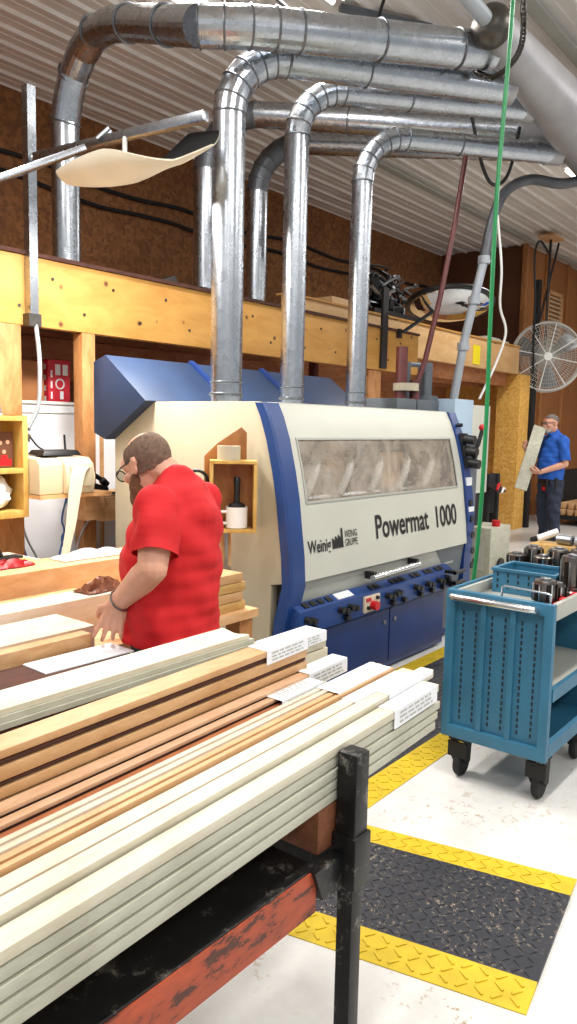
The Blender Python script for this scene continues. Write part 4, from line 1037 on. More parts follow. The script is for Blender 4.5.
# F tall tan pack
zz = [(.93, .953), (.962, .990), (1.0015, 1.020)]
for k, (a, c) in enumerate(zz):
    o = bd(XL, 1.60, 1.144, .062, a, c, .05, 'wood_tan', ['lowest', 'middle', 'topmost'][k]+' tan board of the tall dark-seamed pack', 'board')
    if k == 2: plabel(o, 1.42, 1.60, 1.144, .062, 1.020, .05, .035)
for k, (a, c) in enumerate(((.9535, .9615), (.9905, 1.001))):
    bd(XL, 1.60, 1.149, .055, a, c, .05, 'wood_brown', ['lower', 'upper'][k]+' dark brown strip sandwiched in the tall tan pack', 'strip')
bd(XL, 1.62, 1.146, .06, .8795, .9295, .05, 'wood_tan', 'thick tan board under the tall dark-seamed pack', 'board'); under(1.146, .06, .879, .05, 1.6, 'the tall tan pack', 2, 'wood_tan')
# G crowned pale boards at the back
for k in range(3):
    z0 = 1.009+.0118*k
    o = bd(XL, 1.47-.012*k, 1.252+.006*k, .095, z0, z0+.011, .006, 'wood_pale' if k == 2 else 'wood_green', ['lowest', 'middle', 'topmost'][k]+' curved pale moulding of the three at the back of the rack', 'moulding', .006 if k == 2 else .003)
bd(XL, 1.43, 1.256, .09, .9855, 1.0085, .006, 'wood_brown', 'dark board under the curved pale mouldings', 'board')
# full-length pale boards below, their labelled ends standing out behind the tall pack
for k in range(4):
    z0 = .7765+.0521*k
    o = bd(XL, 1.80-.01*(k % 2), 1.266, .075, z0+.0003, z0+.0518, .006, 'wood_pale', ['lowest', 'second', 'third', 'topmost'][k]+' pale board of the labelled pack end showing behind the tall tan pack')
    if k == 3: plabel(o, 1.56, 1.79, 1.266, .075, z0+.0518, .006, .03)
# ---------------------------------------------------------------- left: infeed bench with boards
bench = thing('work_bench', 'long wooden infeed bench under the pale boards at the left', 'bench', (1.0, 3.1, 0))
fin(B().box(-.6, 2.36, .66, 2.75, 4.3, .70), 'bench_top', 'stud_pale', bench)
fin(B().box(-.6, 1.86, .60, 1.66, 2.35, .64), 'front_shelf', 'stud_pale', bench)
for x, y in ((-.5, 2.42), (1.45, 2.42), (2.68, 2.42), (-.5, 4.24), (2.68, 4.24)): fin(B().box(x-.045, y-.045, 0, x+.045, y+.045, .66), 'leg', 'stud', bench)
for x, y in ((-.5, 1.92), (1.58, 1.92)): fin(B().box(x-.04, y-.04, 0, x+.04, y+.04, .60), 'leg', 'stud', bench)
fin(B().box(-.6, 3.1, .701, 2.72, 3.14, .88), 'fence', 'stud_pale', bench, bevel=.003)['label'] = 'upright pale fence board'
fin(B().box(-.6, 3.14, .862, 2.78, 3.36, .88), 'rear_ledge', 'stud_pale', bench, bevel=.003)
fin(B().box(-.6, 3.3, .701, 2.7, 3.34, .862), 'ledge_rail', 'stud', bench)
fin(B().box(-.6, 3.40, .701, 2.6, 4.28, .76), 'rear_table', 'wood_white', bench, bevel=.003)
def fb(x0, x1, y0, y1, z0, z1, m, label, name='board', rz=0):
    o = fin(B().obox(((x0+x1)/2, (y0+y1)/2, (z0+z1)/2), (x1-x0, y1-y0, z1-z0), rz), name, m, bevel=.002); return tag(o, label, 'board', 'boards on the infeed bench')
fb(-.6, 2.25, 2.66, 2.82, .701, .829, 'wood_white', 'thick white board lying before the fence of the infeed bench')
fb(-.6, 2.20, 2.84, 3.05, .701, .78, 'wood_tan', 'tan board lying right against the bench fence')
fb(-.6, 1.80, 2.37, 2.62, .701, .80, 'wood_white', 'broad pale board under the hand of the man in red')
fb(-.6, 1.72, 2.285, 2.34, .641, .80, 'wood_tan', 'narrow tan board edge in front of the broad pale board')
fb(-.6, 1.76, 1.96, 2.27, .641, .752, 'wood_brown', 'dark brown rough board nearest the rack on the front shelf')
o = fin(B().obox((1.60, 2.19, .7545), (.36, .14, .004), -.03), 'paper_sheet', 'white_paper'); tag(o, 'white paper sheet lying on the dark brown board below the hand', 'paper')
o = fin(B().obox((1.3, 3.24, .8885), (.25, .16, .015), .1), 'paper_pad', 'white_paper'); tag(o, 'white pad on the rear ledge of the infeed bench', 'paper') if False else bpy.data.objects.remove(o)
# stack of board ends right of the man
for k in range(4):
    z0 = .701 - .0
    o = fin(B().box(2.2 if k < 2 else 2.25, 2.40+.0*k, .701+.045*k, 2.70-.02*(k % 2), 2.52+.01*(k % 2), .743+.045*k), 'board', 'wood_tan' if k % 2 else 'wood_yellow', bevel=.003)
    tag(o, ['lowest', 'second', 'third', 'topmost'][k]+' of the stacked board ends right of the man in red', 'board', 'board ends beside the machine')
# things on the rear table
rnd = random.Random(11)
def crumple(c, size, m, name, label, cat, n=12, amp=.02):
    b = B(); rows = []
    for i in range(n):
        rows.append([V((c[0]+(i/(n-1)-.5)*size[0]+rnd.uniform(-.006, .006), c[1]+(j/(n-1)-.5)*size[1]+rnd.uniform(-.006, .006), c[2]+.004+amp*rnd.random()*(1-abs(2*j/(n-1)-1)**3)*(1-abs(2*i/(n-1)-1)**3)*2)) for j in range(n)])
    b.grid(rows); bmesh.ops.solidify(b.bm, geom=b.bm.faces[:], thickness=.003)
    o = fin(b, name, m); return tag(o, label, cat)
crumple((2.45, 3.25, .882), (.42, .16), 'white_paper', 'crumpled_paper', 'crumpled white paper on the bench ledge left of the man', 'paper')
crumple((2.0, 3.26, .882), (.22, .09), 'red', 'work_glove', 'crumpled red work glove on the bench ledge below the paper strip', 'glove', 10, .02)
crumple((2.12, 2.745, .831), (.22, .12), 'wood_cherry', 'wood_shavings', 'reddish crumpled wrapping on the thick white board by the man', 'wrapping', 12, .03)
for k, (x0, y0, L, z) in enumerate(((2.0, 3.62, .9, .762), (1.95, 3.78, .8, .762), (2.1, 3.68, .6, .79))):
    o = fin(B().obox((x0, y0, z+.0125), (L, .13, .025), .06*k-.05), 'offcut_board', 'wood_yellow' if k else 'stud_pale', bevel=.002)
    tag(o, ['front offcut board on the rear table of the bench', 'rear offcut board on the rear table of the bench', 'top offcut board lying across the two others on the rear table'][k], 'board', 'offcut boards on the rear table')
t = thing('hand_plane', 'dark hand tool lying on the rear table at the left edge', 'tool', (2.34, 4.02, .76))
fin(B().box(2.2, 3.98, .762, 2.52, 4.06, .785), 'body', 'black', t, bevel=.006)
fin(B().tube(bez([(2.25, 4.02, .785), (2.27, 4.02, .83), (2.36, 4.02, .845), (2.4, 4.02, .79)], 6), .014, 10), 'handle', 'black', t)
# hung shelf unit at the left edge
sh = thing('wall_shelf', 'small varnished wooden shelf unit holding a photograph at the left edge', 'shelf', (2.45, 4.36, .97))
b = B().box(2.70, 4.25, .97, 2.735, 4.495, 1.6); fin(b, 'side_board', 'shelf_wood', sh, bevel=.003)
fin(B().box(2.15, 4.25, .97, 2.185, 4.495, 1.6), 'side_board', 'shelf_wood', sh, bevel=.003)
for z in (.97, 1.245, 1.565): fin(B().box(2.186, 4.245, z, 2.699, 4.495, z+.03 if z > 1 else z+.045), 'shelf_board', 'shelf_wood', sh, bevel=.003)
fin(B().box(2.186, 4.48, 1.02, 2.699, 4.495, 1.56), 'back_board', 'shelf_wood', sh)
t = thing('framed_photo', 'small dark family photograph standing in the wooden shelf unit', 'photograph', (2.6, 4.33, 1.275))
fin(B().box(2.555, 4.325, 1.277, 2.678, 4.335, 1.497), 'photo_backing', 'black', t)
b = B().box(2.558, 4.323, 1.28, 2.675, 4.325, 1.494); fin(b, 'print', 'wall_dark', t)
b = B()
for x, z in ((2.59, 1.43), (2.64, 1.435), (2.615, 1.375)): b.cyl((x, 4.3228, z), (x, 4.321, z), .013, n=14)
fin(b, 'pictured_face', 'skin', t)
b = B().box(2.595, 4.3215, 1.30, 2.637, 4.3228, 1.355).box(2.57, 4.322, 1.29, 2.665, 4.3229, 1.33); fin(b, 'pictured_clothes', 'red', t)
def bag(c, s, m, name, label, cat):
    b = B(); b.sphere(c, 1, s, None, 20, 14)
    for v in b.bm.verts:
        q = v.co-V(c); v.co += q.normalized()*.02*math.sin(q.x*60+q.y*31)*math.cos(q.z*55+q.x*23); v.co.z = max(v.co.z, c[2]-s[2]*.8)
    return tag(fin(b, name, m, sharp=60), label, cat)
bag((2.56, 4.36, 1.115), (.10, .085, .105), 'white_plastic', 'plastic_bag', 'crumpled white plastic bag on the lower shelf of the wooden unit', 'bag')
# cap on top
t = thing('baseball_cap', 'dark patterned cap lying on top of the wooden shelf unit', 'cap', (2.5, 4.37, 1.597))
b = B()
for i in range(1): 
    rows = []
    for i2 in range(9):
        a = PI/2*i2/8; rows.append([V((2.52+.105*math.cos(a)*math.cos(2*PI*j/20), 4.37+.09*math.cos(a)*math.sin(2*PI*j/20), 1.60+.13*math.sin(a))) for j in range(21)])
    b.grid(rows)
fin(b, 'crown', 'hair_grey', t)
b = B(); rows = []
for i in range(6):
    u = i/5; rows.append([V((2.52+(.10+.09*u)*math.cos(-.9+1.8*j/10), 4.37+(.085)*math.sin(-.9+1.8*j/10)*1.1, 1.608-.004*u-.0*abs(j-5))) for j in range(11)])
b.grid(rows); bmesh.ops.solidify(b.bm, geom=b.bm.faces[:], thickness=.004); fin(b, 'peak', 'black', t)
b = B().torus((2.52, 4.37, 1.603), (0, 0, 1), .10, .005, 28, 6); fin(b, 'piping', 'white_plastic', t)
# label printer on a bracket
o = thing('bracket_shelf', 'small shelf bracket carrying the beige label printer', 'shelf', (2.95, 4.3, 1.08)); br = o
fin(B().box(2.737, 4.13, 1.085, 3.286, 4.495, 1.11), 'shelf_board', 'stud_pale', br)
fin(B().box(2.74, 4.45, .96, 2.78, 4.495, 1.085), 'cleat', 'stud', br)
t = thing('label_printer', 'beige label printer with a long paper strip hanging out of its front', 'printer', (2.95, 4.22, 1.112))
b = B().prism([(2.74, 4.14, 1.113), (2.74, 4.14, 1.30), (2.74, 4.17, 1.335), (2.74, 4.42, 1.35), (2.74, 4.42, 1.113)], (.17, 0, 0)); fin(b, 'side_housing', 'beige', t, bevel=.008)
b = B().prism([(2.912, 4.12, 1.113), (2.912, 4.10, 1.22), (2.912, 4.12, 1.30), (2.912, 4.17, 1.34), (2.912, 4.42, 1.35), (2.912, 4.42, 1.113)], (.22, 0, 0)); fin(b, 'front_housing', 'beige', t, bevel=.008)
fin(B().box(2.94, 4.093, 1.16, 3.11, 4.112, 1.285), 'outlet_panel', 'machine_cream', t, bevel=.003)
c = bez([(0, 4.09, 1.285), (0, 4.055, 1.25), (0, 4.0, 1.1), (0, 3.93, .93), (0, 3.87, .772)], 6); rows = []
for i, p in enumerate(c):
    u = i/(len(c)-1); x = 2.96-.26*u**1.2; w = .125-.055*u; rows.append([(x, p.y, p.z), (x+w, p.y+.02*u, p.z)])
b = B(); b.grid(rows); bmesh.ops.solidify(b.bm, geom=b.bm.faces[:], thickness=.002); fin(b, 'paper_strip', 'paper_tan', t)['label'] = 'long cream paper strip'
t = thing('wifi_router', 'flat black router with one aerial on top of the label printer', 'router', (2.95, 4.3, 1.352))
fin(B().hexa([(2.81, 4.2, 1.352), (3.10, 4.2, 1.352), (3.10, 4.38, 1.352), (2.81, 4.38, 1.352), (2.83, 4.22, 1.385), (3.08, 4.22, 1.385), (3.08, 4.36, 1.385), (2.83, 4.36, 1.385)]), 'body', 'black', t, bevel=.005)
fin(B().cyl((3.085, 4.36, 1.37), (3.085, 4.37, 1.48), .007, n=10), 'aerial', 'black', t)
# ledge with block, telephone, pen tray
t = thing('wall_ledge', 'pale wooden ledge with a block end below the telephone', 'ledge', (3.3, 4.4, .88))
fin(B().box(3.20, 4.30, .90, 3.36, 4.497, 1.09), 'end_block', 'stud_pale', t, bevel=.004)
fin(B().box(3.361, 4.32, .88, 4.4, 4.40, 1.03), 'rail', 'stud_pale', t, bevel=.003)
fin(B().box(3.361, 4.32, 1.031, 4.4, 4.80, 1.05), 'ledge_top', 'stud_pale', t, bevel=.002)
fin(B().box(3.365, 4.402, .9, 3.43, 4.497, 1.03), 'bracket', 'stud', t)
t = thing('telephone', 'black desk telephone on the wooden block behind the printer', 'telephone', (3.33, 4.4, 1.091))
fin(B().prism([(3.23, 4.33, 1.092), (3.42, 4.33, 1.092), (3.42, 4.33, 1.115), (3.25, 4.33, 1.17)], (0, .15, 0)), 'base', 'black', t, bevel=.006)
b = B().tube(bez([(3.235, 4.37, 1.195), (3.27, 4.37, 1.215), (3.33, 4.37, 1.20), (3.39, 4.37, 1.165), (3.43, 4.37, 1.13)], 6), [.026]*6+[.017]*12+[.026]*7, 12); fin(b, 'handset', 'black', t)
t = thing('pen_tray', 'dark pen case lying on papers on the wooden ledge', 'stationery', (3.6, 4.4, 1.051))
fin(B().obox((3.62, 4.42, 1.056), (.2, .14, .008), .1), 'paper_stack', 'white_paper', t)
fin(B().obox((3.58, 4.40, 1.068), (.19, .03, .015), .1), 'pen_case', 'black', t, bevel=.004)
fin(B().obox((3.60, 4.37, 1.066), (.13, .012, .010), -.1), 'pen', 'red', t)
# red carton pair on the partition, white strip, cables
def carton(x0, x1, y0, y1, z0, z1, m, label, marks):
    t = thing('carton_box', label, 'box', ((x0+x1)/2, (y0+y1)/2, z0)); fin(B().box(x0, y0, z0, x1, y1, z1), 'carton', m, t, bevel=.003)
    if marks:
        b = B(); h = z1-z0
        for k in range(2): b.box(x0+.06+.065*k, y0-.0012, z0+h*.66, x0+.105+.065*k, y0-.0002, z0+h*.9)
        b.torus((x0+.10, y0-.001, z0+h*.46), (0, 1, 0), .035, .006, 20, 6)
        for k in range(3): b.box(x0+.02, y0-.0012, z0+h*(.12+.24*k), x0+.035, y0-.0002, z0+h*(.28+.24*k))
        b.box(x0+.10, y0-.0012, z0+h*.12, x0+.13, y0-.0002, z0+h*.3)
        fin(b, 'printed_mark', 'white_paper', t)
        b = B()
        for k in range(4): b.box(x0-.0012, y0+.03, z0+h*(.06+.24*k), x0-.0002, y1-.05, z0+h*(.18+.24*k))
        fin(b, 'side_print', 'white_plastic', t)
    return t
struct(fin(B().box(2.2, 4.946, 1.66, 4.4, 5.4, 1.69), 'trim_9', 'stud'))
carton(3.39, 3.58, 4.99, 5.3, 1.692, 2.02, 'red_box', 'red carton with white print behind the studs above the white partition', True)
carton(3.0, 3.36, 5.0, 5.3, 1.692, 2.0, 'wall_brown', 'plain brown carton left of the red one above the white partition', False)
tag(fin(B().tube(bez([(2.93, 4.44, 2.18), (2.93, 4.41, 2.0), (2.925, 4.4, 1.83), (2.91, 4.4, 1.66), (2.85, 4.42, 1.52)], 8), .014, 10).cyl((2.86, 4.42, 1.5), (2.84, 4.47, 1.47), .03, n=12).box(2.80, 4.45, 1.43, 2.88, 4.497, 1.5), 'flexible_conduit', 'grey_pipe'), 'grey flexible cable hanging from the beam to a small socket by the shelf unit', 'cable')
tag(fin(B().tube(bez([(2.86, 4.44, 1.48), (2.92, 4.42, 1.40), (2.98, 4.40, 1.37), (3.0, 4.37, 1.372)], 6), .006, 8), 'power_lead', 'black'), 'thin black lead from the socket to the router', 'cable')
for k, p in enumerate(([(2.80, 4.5, .97), (2.84, 4.55, .85), (2.93, 4.6, .66), (2.96, 4.62, .55), (2.96, 4.66, .02)], [(2.83, 4.5, .97), (2.9, 4.55, .8), (3.02, 4.6, .62), (3.1, 4.62, .5), (3.12, 4.7, .02)], [(3.18, 4.47, 1.09), (3.15, 4.5, .9), (3.18, 4.52, .8), (3.14, 4.55, .55), (3.14, 4.66, .02)], [(3.17, 4.47, 1.09), (3.2, 4.5, .85), (3.16, 4.52, .75), (3.25, 4.55, .5), (3.3, 4.7, .02)], [(3.37, 4.45, .92), (3.32, 4.5, .8), (3.28, 4.52, .66), (3.3, 4.55, .5), (3.34, 4.72, .02)])):
    o = fin(B().tube(bez(p, 6), .007, 8), 'network_cable', 'blue_cable' if k in (0, 2, 3) else 'grey_pipe')
    tag(o, ['blue cable hanging below the wooden shelf unit at the left', 'grey cable hanging below the wooden shelf unit at the left', 'blue cable hanging left of the wooden block below the printer', 'second blue cable twisted with the first below the printer', 'grey cable hanging just below the wooden block'][k], 'cable', 'cables against the white partition')
o = fin(B().box(2.78, 4.87, 1.16, 2.98, 4.898, 1.19), 'wooden_peg_rail', 'wood_tan', bevel=.003); tag(o, 'small wooden strip fixed on the white partition below the printer', 'wood strip')

# ---------------------------------------------------------------- small shelf on the machine end panel
sx_ = X0-.001; FY, BY = 2.86, 3.0; LX = 2.95
t = thing('tool_shelf', 'small open wooden box shelf hung on the cream end of the machine', 'shelf', (3.05, 2.93, 1.0)); ts = t
fin(B().box(LX, FY, 1.02, LX+.018, BY, 1.365), 'side_board', 'shelf_wood', ts, bevel=.002); fin(B().box(sx_-.018, FY, 1.02, sx_, BY, 1.365), 'side_board', 'shelf_wood', ts, bevel=.002)
fin(B().box(LX, FY, 1.0, sx_, BY, 1.019), 'bottom_board', 'shelf_wood', ts, bevel=.002); fin(B().box(LX, FY, 1.366, sx_, BY, 1.384), 'top_board', 'shelf_wood', ts, bevel=.002)
fin(B().box(LX, BY, 1.0, sx_, BY+.012, 1.384), 'back_board', 'shelf_dark', ts)
fin(B().prism([(LX-.03, BY+.014, 1.18), (LX+.2, BY+.014, 1.18), (LX+.2, BY+.014, 1.53), (LX+.17, BY+.014, 1.56), (LX+.04, BY+.014, 1.47), (LX-.03, BY+.014, 1.40)], (0, .02, 0)), 'back_plate', 'shelf_dark', ts, bevel=.003)
fin(B().box(LX+.06, BY-.03, .79, LX+.12, BY-.005, .999), 'hanging_rail', 'stud_pale', ts)
def roll(c, ro, ri, h, m, label):
    b = B(); b.lathe([(ri, 0), (ro, 0), (ro, h), (ri, h), (ri, 0)], c, n=30, caps=False); bmesh.ops.remove_doubles(b.bm, verts=b.bm.verts[:], dist=1e-5); o = fin(b, 'tape_roll', m); return tag(o, label, 'tape')
roll((LX+.10, 2.93, 1.3845), .062, .038, .075, 'machine_cream', 'wide cream tape roll on top of the small wooden box shelf')
mx_, my_ = LX+.145, 2.925
t = thing('white_mug', 'white mug inside the small wooden box shelf', 'mug', (mx_, my_, 1.0195))
fin(B().lathe([(.05, 0), (.058, .004), (.059, .115), (.054, .115), (.053, .01), (.001, .01)], (mx_, my_, 1.0198), n=28), 'mug_body', 'white_plastic', t)
fin(B().tube(bez([(mx_-.056, my_-.02, 1.11), (mx_-.09, my_-.03, 1.105), (mx_-.095, my_-.03, 1.06), (mx_-.056, my_-.02, 1.045)], 6), .008, 8), 'handle', 'white_plastic', t)
t = thing('hand_brush', 'black-handled tool standing upright in the white mug', 'brush', (mx_, my_, 1.031))
fin(B().cyl((mx_, my_, 1.032), (mx_, my_, 1.14), .044, .046, n=18), 'head', 'black', t); fin(B().lathe([(.046, 0), (.036, .012), (.017, .02), (.016, .09), (.019, .14), (.012, .155), (.001, .157)], (mx_, my_, 1.1402), n=18), 'handle', 'black', t)
t = thing('open_wrench', 'metal wrench hanging below the small wooden box shelf', 'wrench', (LX+.09, BY-.045, .74))
fin(B().box(LX+.078, BY-.045, .80, LX+.102, BY-.032, .998), 'shank', 'steel', t, bevel=.003); fin(B().lathe([(.018, -.009), (.036, -.009), (.036, .009), (.018, .009)], (LX+.09, BY-.038, .775), (0, 1, 0), 20), 'ring_head', 'steel', t)
t = thing('ear_defender', 'black ear defenders on a peg left of the small wooden box shelf', 'ear defender', (LX-.07, 3.0, 1.2))
fin(B().cyl((LX-.07, 2.95, 1.24), (LX-.07, 2.99, 1.24), .045, n=20).torus((LX-.07, 3.02, 1.26), (.2, 1, 0), .06, .009, 24, 6), 'ear_cup', 'black', t)
fin(B().cyl((LX-.07, 2.943, 1.24), (LX-.07, 2.95, 1.24), .02, n=12), 'cup_badge', 'red', t)
fin(B().box(LX-.14, BY-.06, 1.175, LX-.001, BY+.03, 1.19), 'peg_shelf', 'shelf_wood', ts)
# the box shelf and what it carries hang skewed to the panel, turned towards the bench
piv = V((sx_-.004, BY+.034, 0)); tow = V((sx_-.006, 2.785, 0)); Rz = Matrix.Rotation(-PI/4, 3, 'Z')
for o in [q for q in COL.objects if q.parent is None and q.name in ('tool_shelf', 'white_mug', 'hand_brush', 'open_wrench', 'ear_defender', 'tape_roll')]:
    l = o.location.copy(); zz_ = l.z; n_ = tow + Rz @ (V((l.x, l.y, 0))-piv); o.location = (n_.x, n_.y, zz_); o.rotation_euler.z = -PI/4
t = thing('clamp_knob', 'black round knob on the cream machine end beside the man in red', 'knob', (sx_-.02, 2.9, .62))
fin(B().cyl((sx_, 2.92, .66), (sx_-.05, 2.92, .66), .035, .03, n=18), 'knob', 'black', t)
from mathutils.bvhtree import BVHTree
# ---------------------------------------------------------------- people
def blob(parts, voxel, smooth=6, fac=.5):
    """one continuous surface from tapered limbs and ellipsoids"""
    b = B()
    for p in parts:
        if p[0] == 'c':     # tapered capsule chain: points, radii
            P, R = [V(q) for q in p[1]], p[2]
            for i in range(len(P)-1):
                L = (P[i+1]-P[i]).length; n = max(2, int(L/(min(R[i], R[i+1])*.35)))
                for k in range(n+1):
                    u = k/n; b.sphere(P[i].lerp(P[i+1], u), R[i]*(1-u)+R[i+1]*u, u=12, v=8)
        else:               # ellipsoid: centre, radii, rotation
            b.sphere(p[1], 1, p[2], p[3] if len(p) > 3 else None, 20, 14)
    me = bpy.data.meshes.new('tmp'); b.bm.to_mesh(me); b.bm.free(); o = bpy.data.objects.new('tmp', me); COL.objects.link(o)
    m = o.modifiers.new('r', 'REMESH'); m.mode = 'VOXEL'; m.voxel_size = voxel
    s = o.modifiers.new('s', 'SMOOTH'); s.iterations = smooth; s.factor = fac
    bpy.context.view_layer.update(); dg = bpy.context.evaluated_depsgraph_get(); out = bpy.data.meshes.new_from_object(o.evaluated_get(dg))
    bpy.data.objects.remove(o); bpy.data.meshes.remove(me)
    r = B(); r.bm.from_mesh(out); bpy.data.meshes.remove(out); return r
def arm_hand(sh, el, wr, palm_dir, palm_n, rs, curl, thumb_side, scale=1., skin_only=False):
    """shoulder-elbow-wrist limb with palm, four fingers and thumb"""
    sh, el, wr = V(sh), V(el), V(wr); d = V(palm_dir).normalized(); n = V(palm_n); n = (n-d*n.dot(d)).normalized(); s = d.cross(n).normalized()*thumb_side
    fa = wr-el
    out = [('c', [sh, sh.lerp(el, .45), el], [rs[0], rs[0]*.93, rs[1]]), ('c', [el, el+fa*.28, wr], [rs[1], rs[1]*1.02, rs[2]])]
    k = scale; pc = wr+d*.05*k
    for a in (-.033, -.011, .012, .034): out.append(('c', [wr+s*a*.6*k, wr+d*.09*k+s*a*k], [.017*k, .0115*k]))
    for fi, (a, L, sp) in enumerate(((.036, .068, .16), (.012, .078, .05), (-.012, .072, -.07), (-.035, .056, -.18))):
        p0 = wr+d*.088*k+s*a*k; dd = (d+s*sp).normalized(); P = [p0]; Rr = [.0102*k]; cf = (.55, .85, 1.2, 1.5)[fi] if curl < .5 else 1.
        ang = 0
        for seg, q in ((.44, curl*.8*cf), (.31, curl*1.1*cf), (.25, curl*.8*cf)):
            ang += q; v = dd*math.cos(ang)+n*math.sin(ang); P.append(P[-1]+v*(L*k*seg*1.12)); Rr.append(Rr[-1]*.9)
        out.append(('c', P, Rr))
    t0 = wr+d*.025*k+s*.026*k; t1 = t0+(d*.6+s*.7+n*.35).normalized()*.038*k; t2 = t1+(d*.85+s*.15+n*.5).normalized()*.03*k; t3 = t2+(d*.9+n*.45-s*.05).normalized()*.024*k
    out.append(('c', [t0, t1, t2, t3], [.0165*k, .0125*k, .011*k, .0085*k])); return out
def person(label, origin, fwd, P):
    root = thing('person', label, 'person', origin)
    f = V(fwd).normalized(); rt = V((f.y, -f.x, 0)); O = V(origin)
    zs = P.get('zs', 1.)
    W = lambda p: O+rt*p[0]+f*p[1]+V((0, 0, p[2]*zs))
    RM = Matrix((rt, f, V((0, 0, 1)))).transposed()
    hc = V(P['head']); hp, hyaw = P['pitch'], P['yaw']
    HR = Matrix.Rotation(hyaw, 3, 'Z') @ Matrix.Rotation(-hp, 3, 'X')
    Hh = lambda p: W(hc+HR @ V(p)); HW = RM @ HR
    parts = []
    bl = P['bulk']
    # trunk
    for z, y, rx, ry in P['torso']: parts.append(('e', W((0, y, z)), (rx-.024, ry-.024, .09), RM))
    nb = V(P['neck']); parts.append(('c', [W(nb+V((0, .022, 0))), W(nb.lerp(hc, .55)+V((0, -.012, 0)))], [.054*P['nk'], .062*P['nk']]))
    # head
    for c, r in (((0, -.012, .03), (.077, .097, .092)), ((0, .02, -.035), (.064, .072, .085)), ((0, .052, -.078), (.042, .040, .034)), ((0, .078, .035), (.056, .018, .045)), ((0, .085, -.035), (.035, .02, .03))): parts.append(('e', Hh(c), r, HW))
    parts.append(('c', [Hh((0, .092, .022)), Hh((0, .108, -.008)), Hh((0, .118, -.022))], [.011, .013, .015])); 
    for s in (-1, 1):
        parts.append(('e', Hh((s*.014, .105, -.026)), (.010, .012, .009), HW)); parts.append(('e', Hh((s*.03, .093, .038)), (.024, .010, .008), HW))
        parts.append(('e', Hh((s*.048, .07, -.02)), (.022, .024, .02), HW))
        e = Matrix.Rotation(s*.35, 3, 'Z'); parts.append(('e', Hh((s*.083, -.012, -.008)), (.009, .020, .033), HW @ e)); parts.append(('e', Hh((s*.086, -.02, .008)), (.010, .020, .020), HW @ e))
    parts.append(('e', Hh((0, .098, -.058)), (.024, .010, .006), HW)); parts.append(('e', Hh((0, .095, -.070)), (.021, .011, .007), HW))
    # legs
    for s in (-1, 1):
        hip, kn, an = W((s*.10, 0, .90)), W((s*.12, P['knee'], .49)), W((s*.13, -.02, .09)); parts.append(('c', [hip, kn, an], [.088, .062, .042])); parts.append(('c', [an+V((0, 0, -.04)), an+RM @ V((0, .13, -.05))], [.04, .032]))
    for a in P['arms']:
        d = RM @ V(a['dir']); n = RM @ V(a['n']); parts += arm_hand(W(a['sh']), W(a['el']), W(a['wr']), d, n, a['r'], a['curl'], a['thumb'], a.get('k', 1.))
    bd_ = blob(parts, .0048, 4, .4);     # shirt
    sp = []
    for z, y, rx, ry in P['torso']: sp.append(('e', W((0, y, z)), (rx, ry, .115), RM))
    for (z, y, rx, ry), (z2, y2, rx2, ry2) in zip(P['torso'], P['torso'][1:]): sp.append(('e', W((0, (y+y2)/2, (z+z2)/2)), ((rx+rx2)/2, (ry+ry2)/2, .115), RM))
    sp.append(('c', [W(nb+V((0, -.015, -.08))), W(nb+V((0, -.008, -.005)))], [.10*P['nk'], .074*P['nk']]))
    for s in (-1, 1): sp.append(('c', [W(nb+V((s*.03, -.02, -.05))), W(nb+V((s*.13, -.015, -.085)))], [.075, .075]))
    slv = []
    for a in P['arms']:
        s0, e0 = W(a['sh']), W(a['el']); u = a.get('sleeve', .72); slv.append(([('c', [s0, s0.lerp(e0, u+.15)], [a['r'][0]+.022, a['r'][1]+.028]), ('e', s0, (a['r'][0]+.02,)*3)], s0.lerp(e0, u), (e0-s0).normalized())); sp.append(('c', [W(V(a['sh'])*.55+nb*.45+V((0, 0, -.06))), s0], [.075, a['r'][0]+.02]))
    sb = blob(sp, .009, 8, .5)
    # hems: cut flat at waist and sleeves
    def cut(bb, co, no):
        g = bb.bm; r = bmesh.ops.bisect_plane(g, geom=g.verts[:]+g.edges[:]+g.faces[:], plane_co=co, plane_no=no, clear_outer=False); return r
    g = sb.bm
    hz = P['hem']
    bmesh.ops.bisect_plane(g, geom=g.verts[:]+g.edges[:]+g.faces[:], plane_co=O+V((0, 0, hz)), plane_no=(0, 0, -1), clear_outer=True)
    for prt, co, ax_ in slv:
        k_ = blob(prt, .008, 5, .5); bmesh.ops.bisect_plane(k_.bm, geom=k_.bm.verts[:]+k_.bm.edges[:]+k_.bm.faces[:], plane_co=co, plane_no=ax_, clear_outer=True)
        mm = bpy.data.meshes.new('s'); k_.bm.to_mesh(mm); k_.bm.free(); g.from_mesh(mm); bpy.data.meshes.remove(mm)
    for v in g.verts:
        q = RM.inverted() @ (v.co-O); a_ = .0045*math.sin(q.z*38+q.x*22+3*math.sin(q.y*17))+.004*math.sin(q.y*55-q.z*30+q.x*12)+.006*math.sin(q.z*16-q.y*26)
        v.co += v.normal*a_
    bmesh.ops.recalc_face_normals(g, faces=g.faces[:])
    bmesh.ops.recalc_face_normals(g, faces=g.faces[:]); tree = BVHTree.FromBMesh(g)
    def sdist(p, a, c):
        t_ = max(0, min(1, (p-a).dot(c-a)/(c-a).length_squared)); return (p-(a+(c-a)*t_)).length
    def bare(p):
        for a in P['arms']:
            s0, e0, w0 = W(a['sh']), W(a['el']), W(a['wr']); c0 = s0.lerp(e0, a.get('sleeve', .72)-.12); h0 = w0+(RM @ V(a['dir'])).normalized()*.22
            if sdist(p, c0, e0) < a['r'][1]+.022 or sdist(p, e0, w0) < a['r'][1]+.012 or sdist(p, w0, h0) < .075: return True
        return False
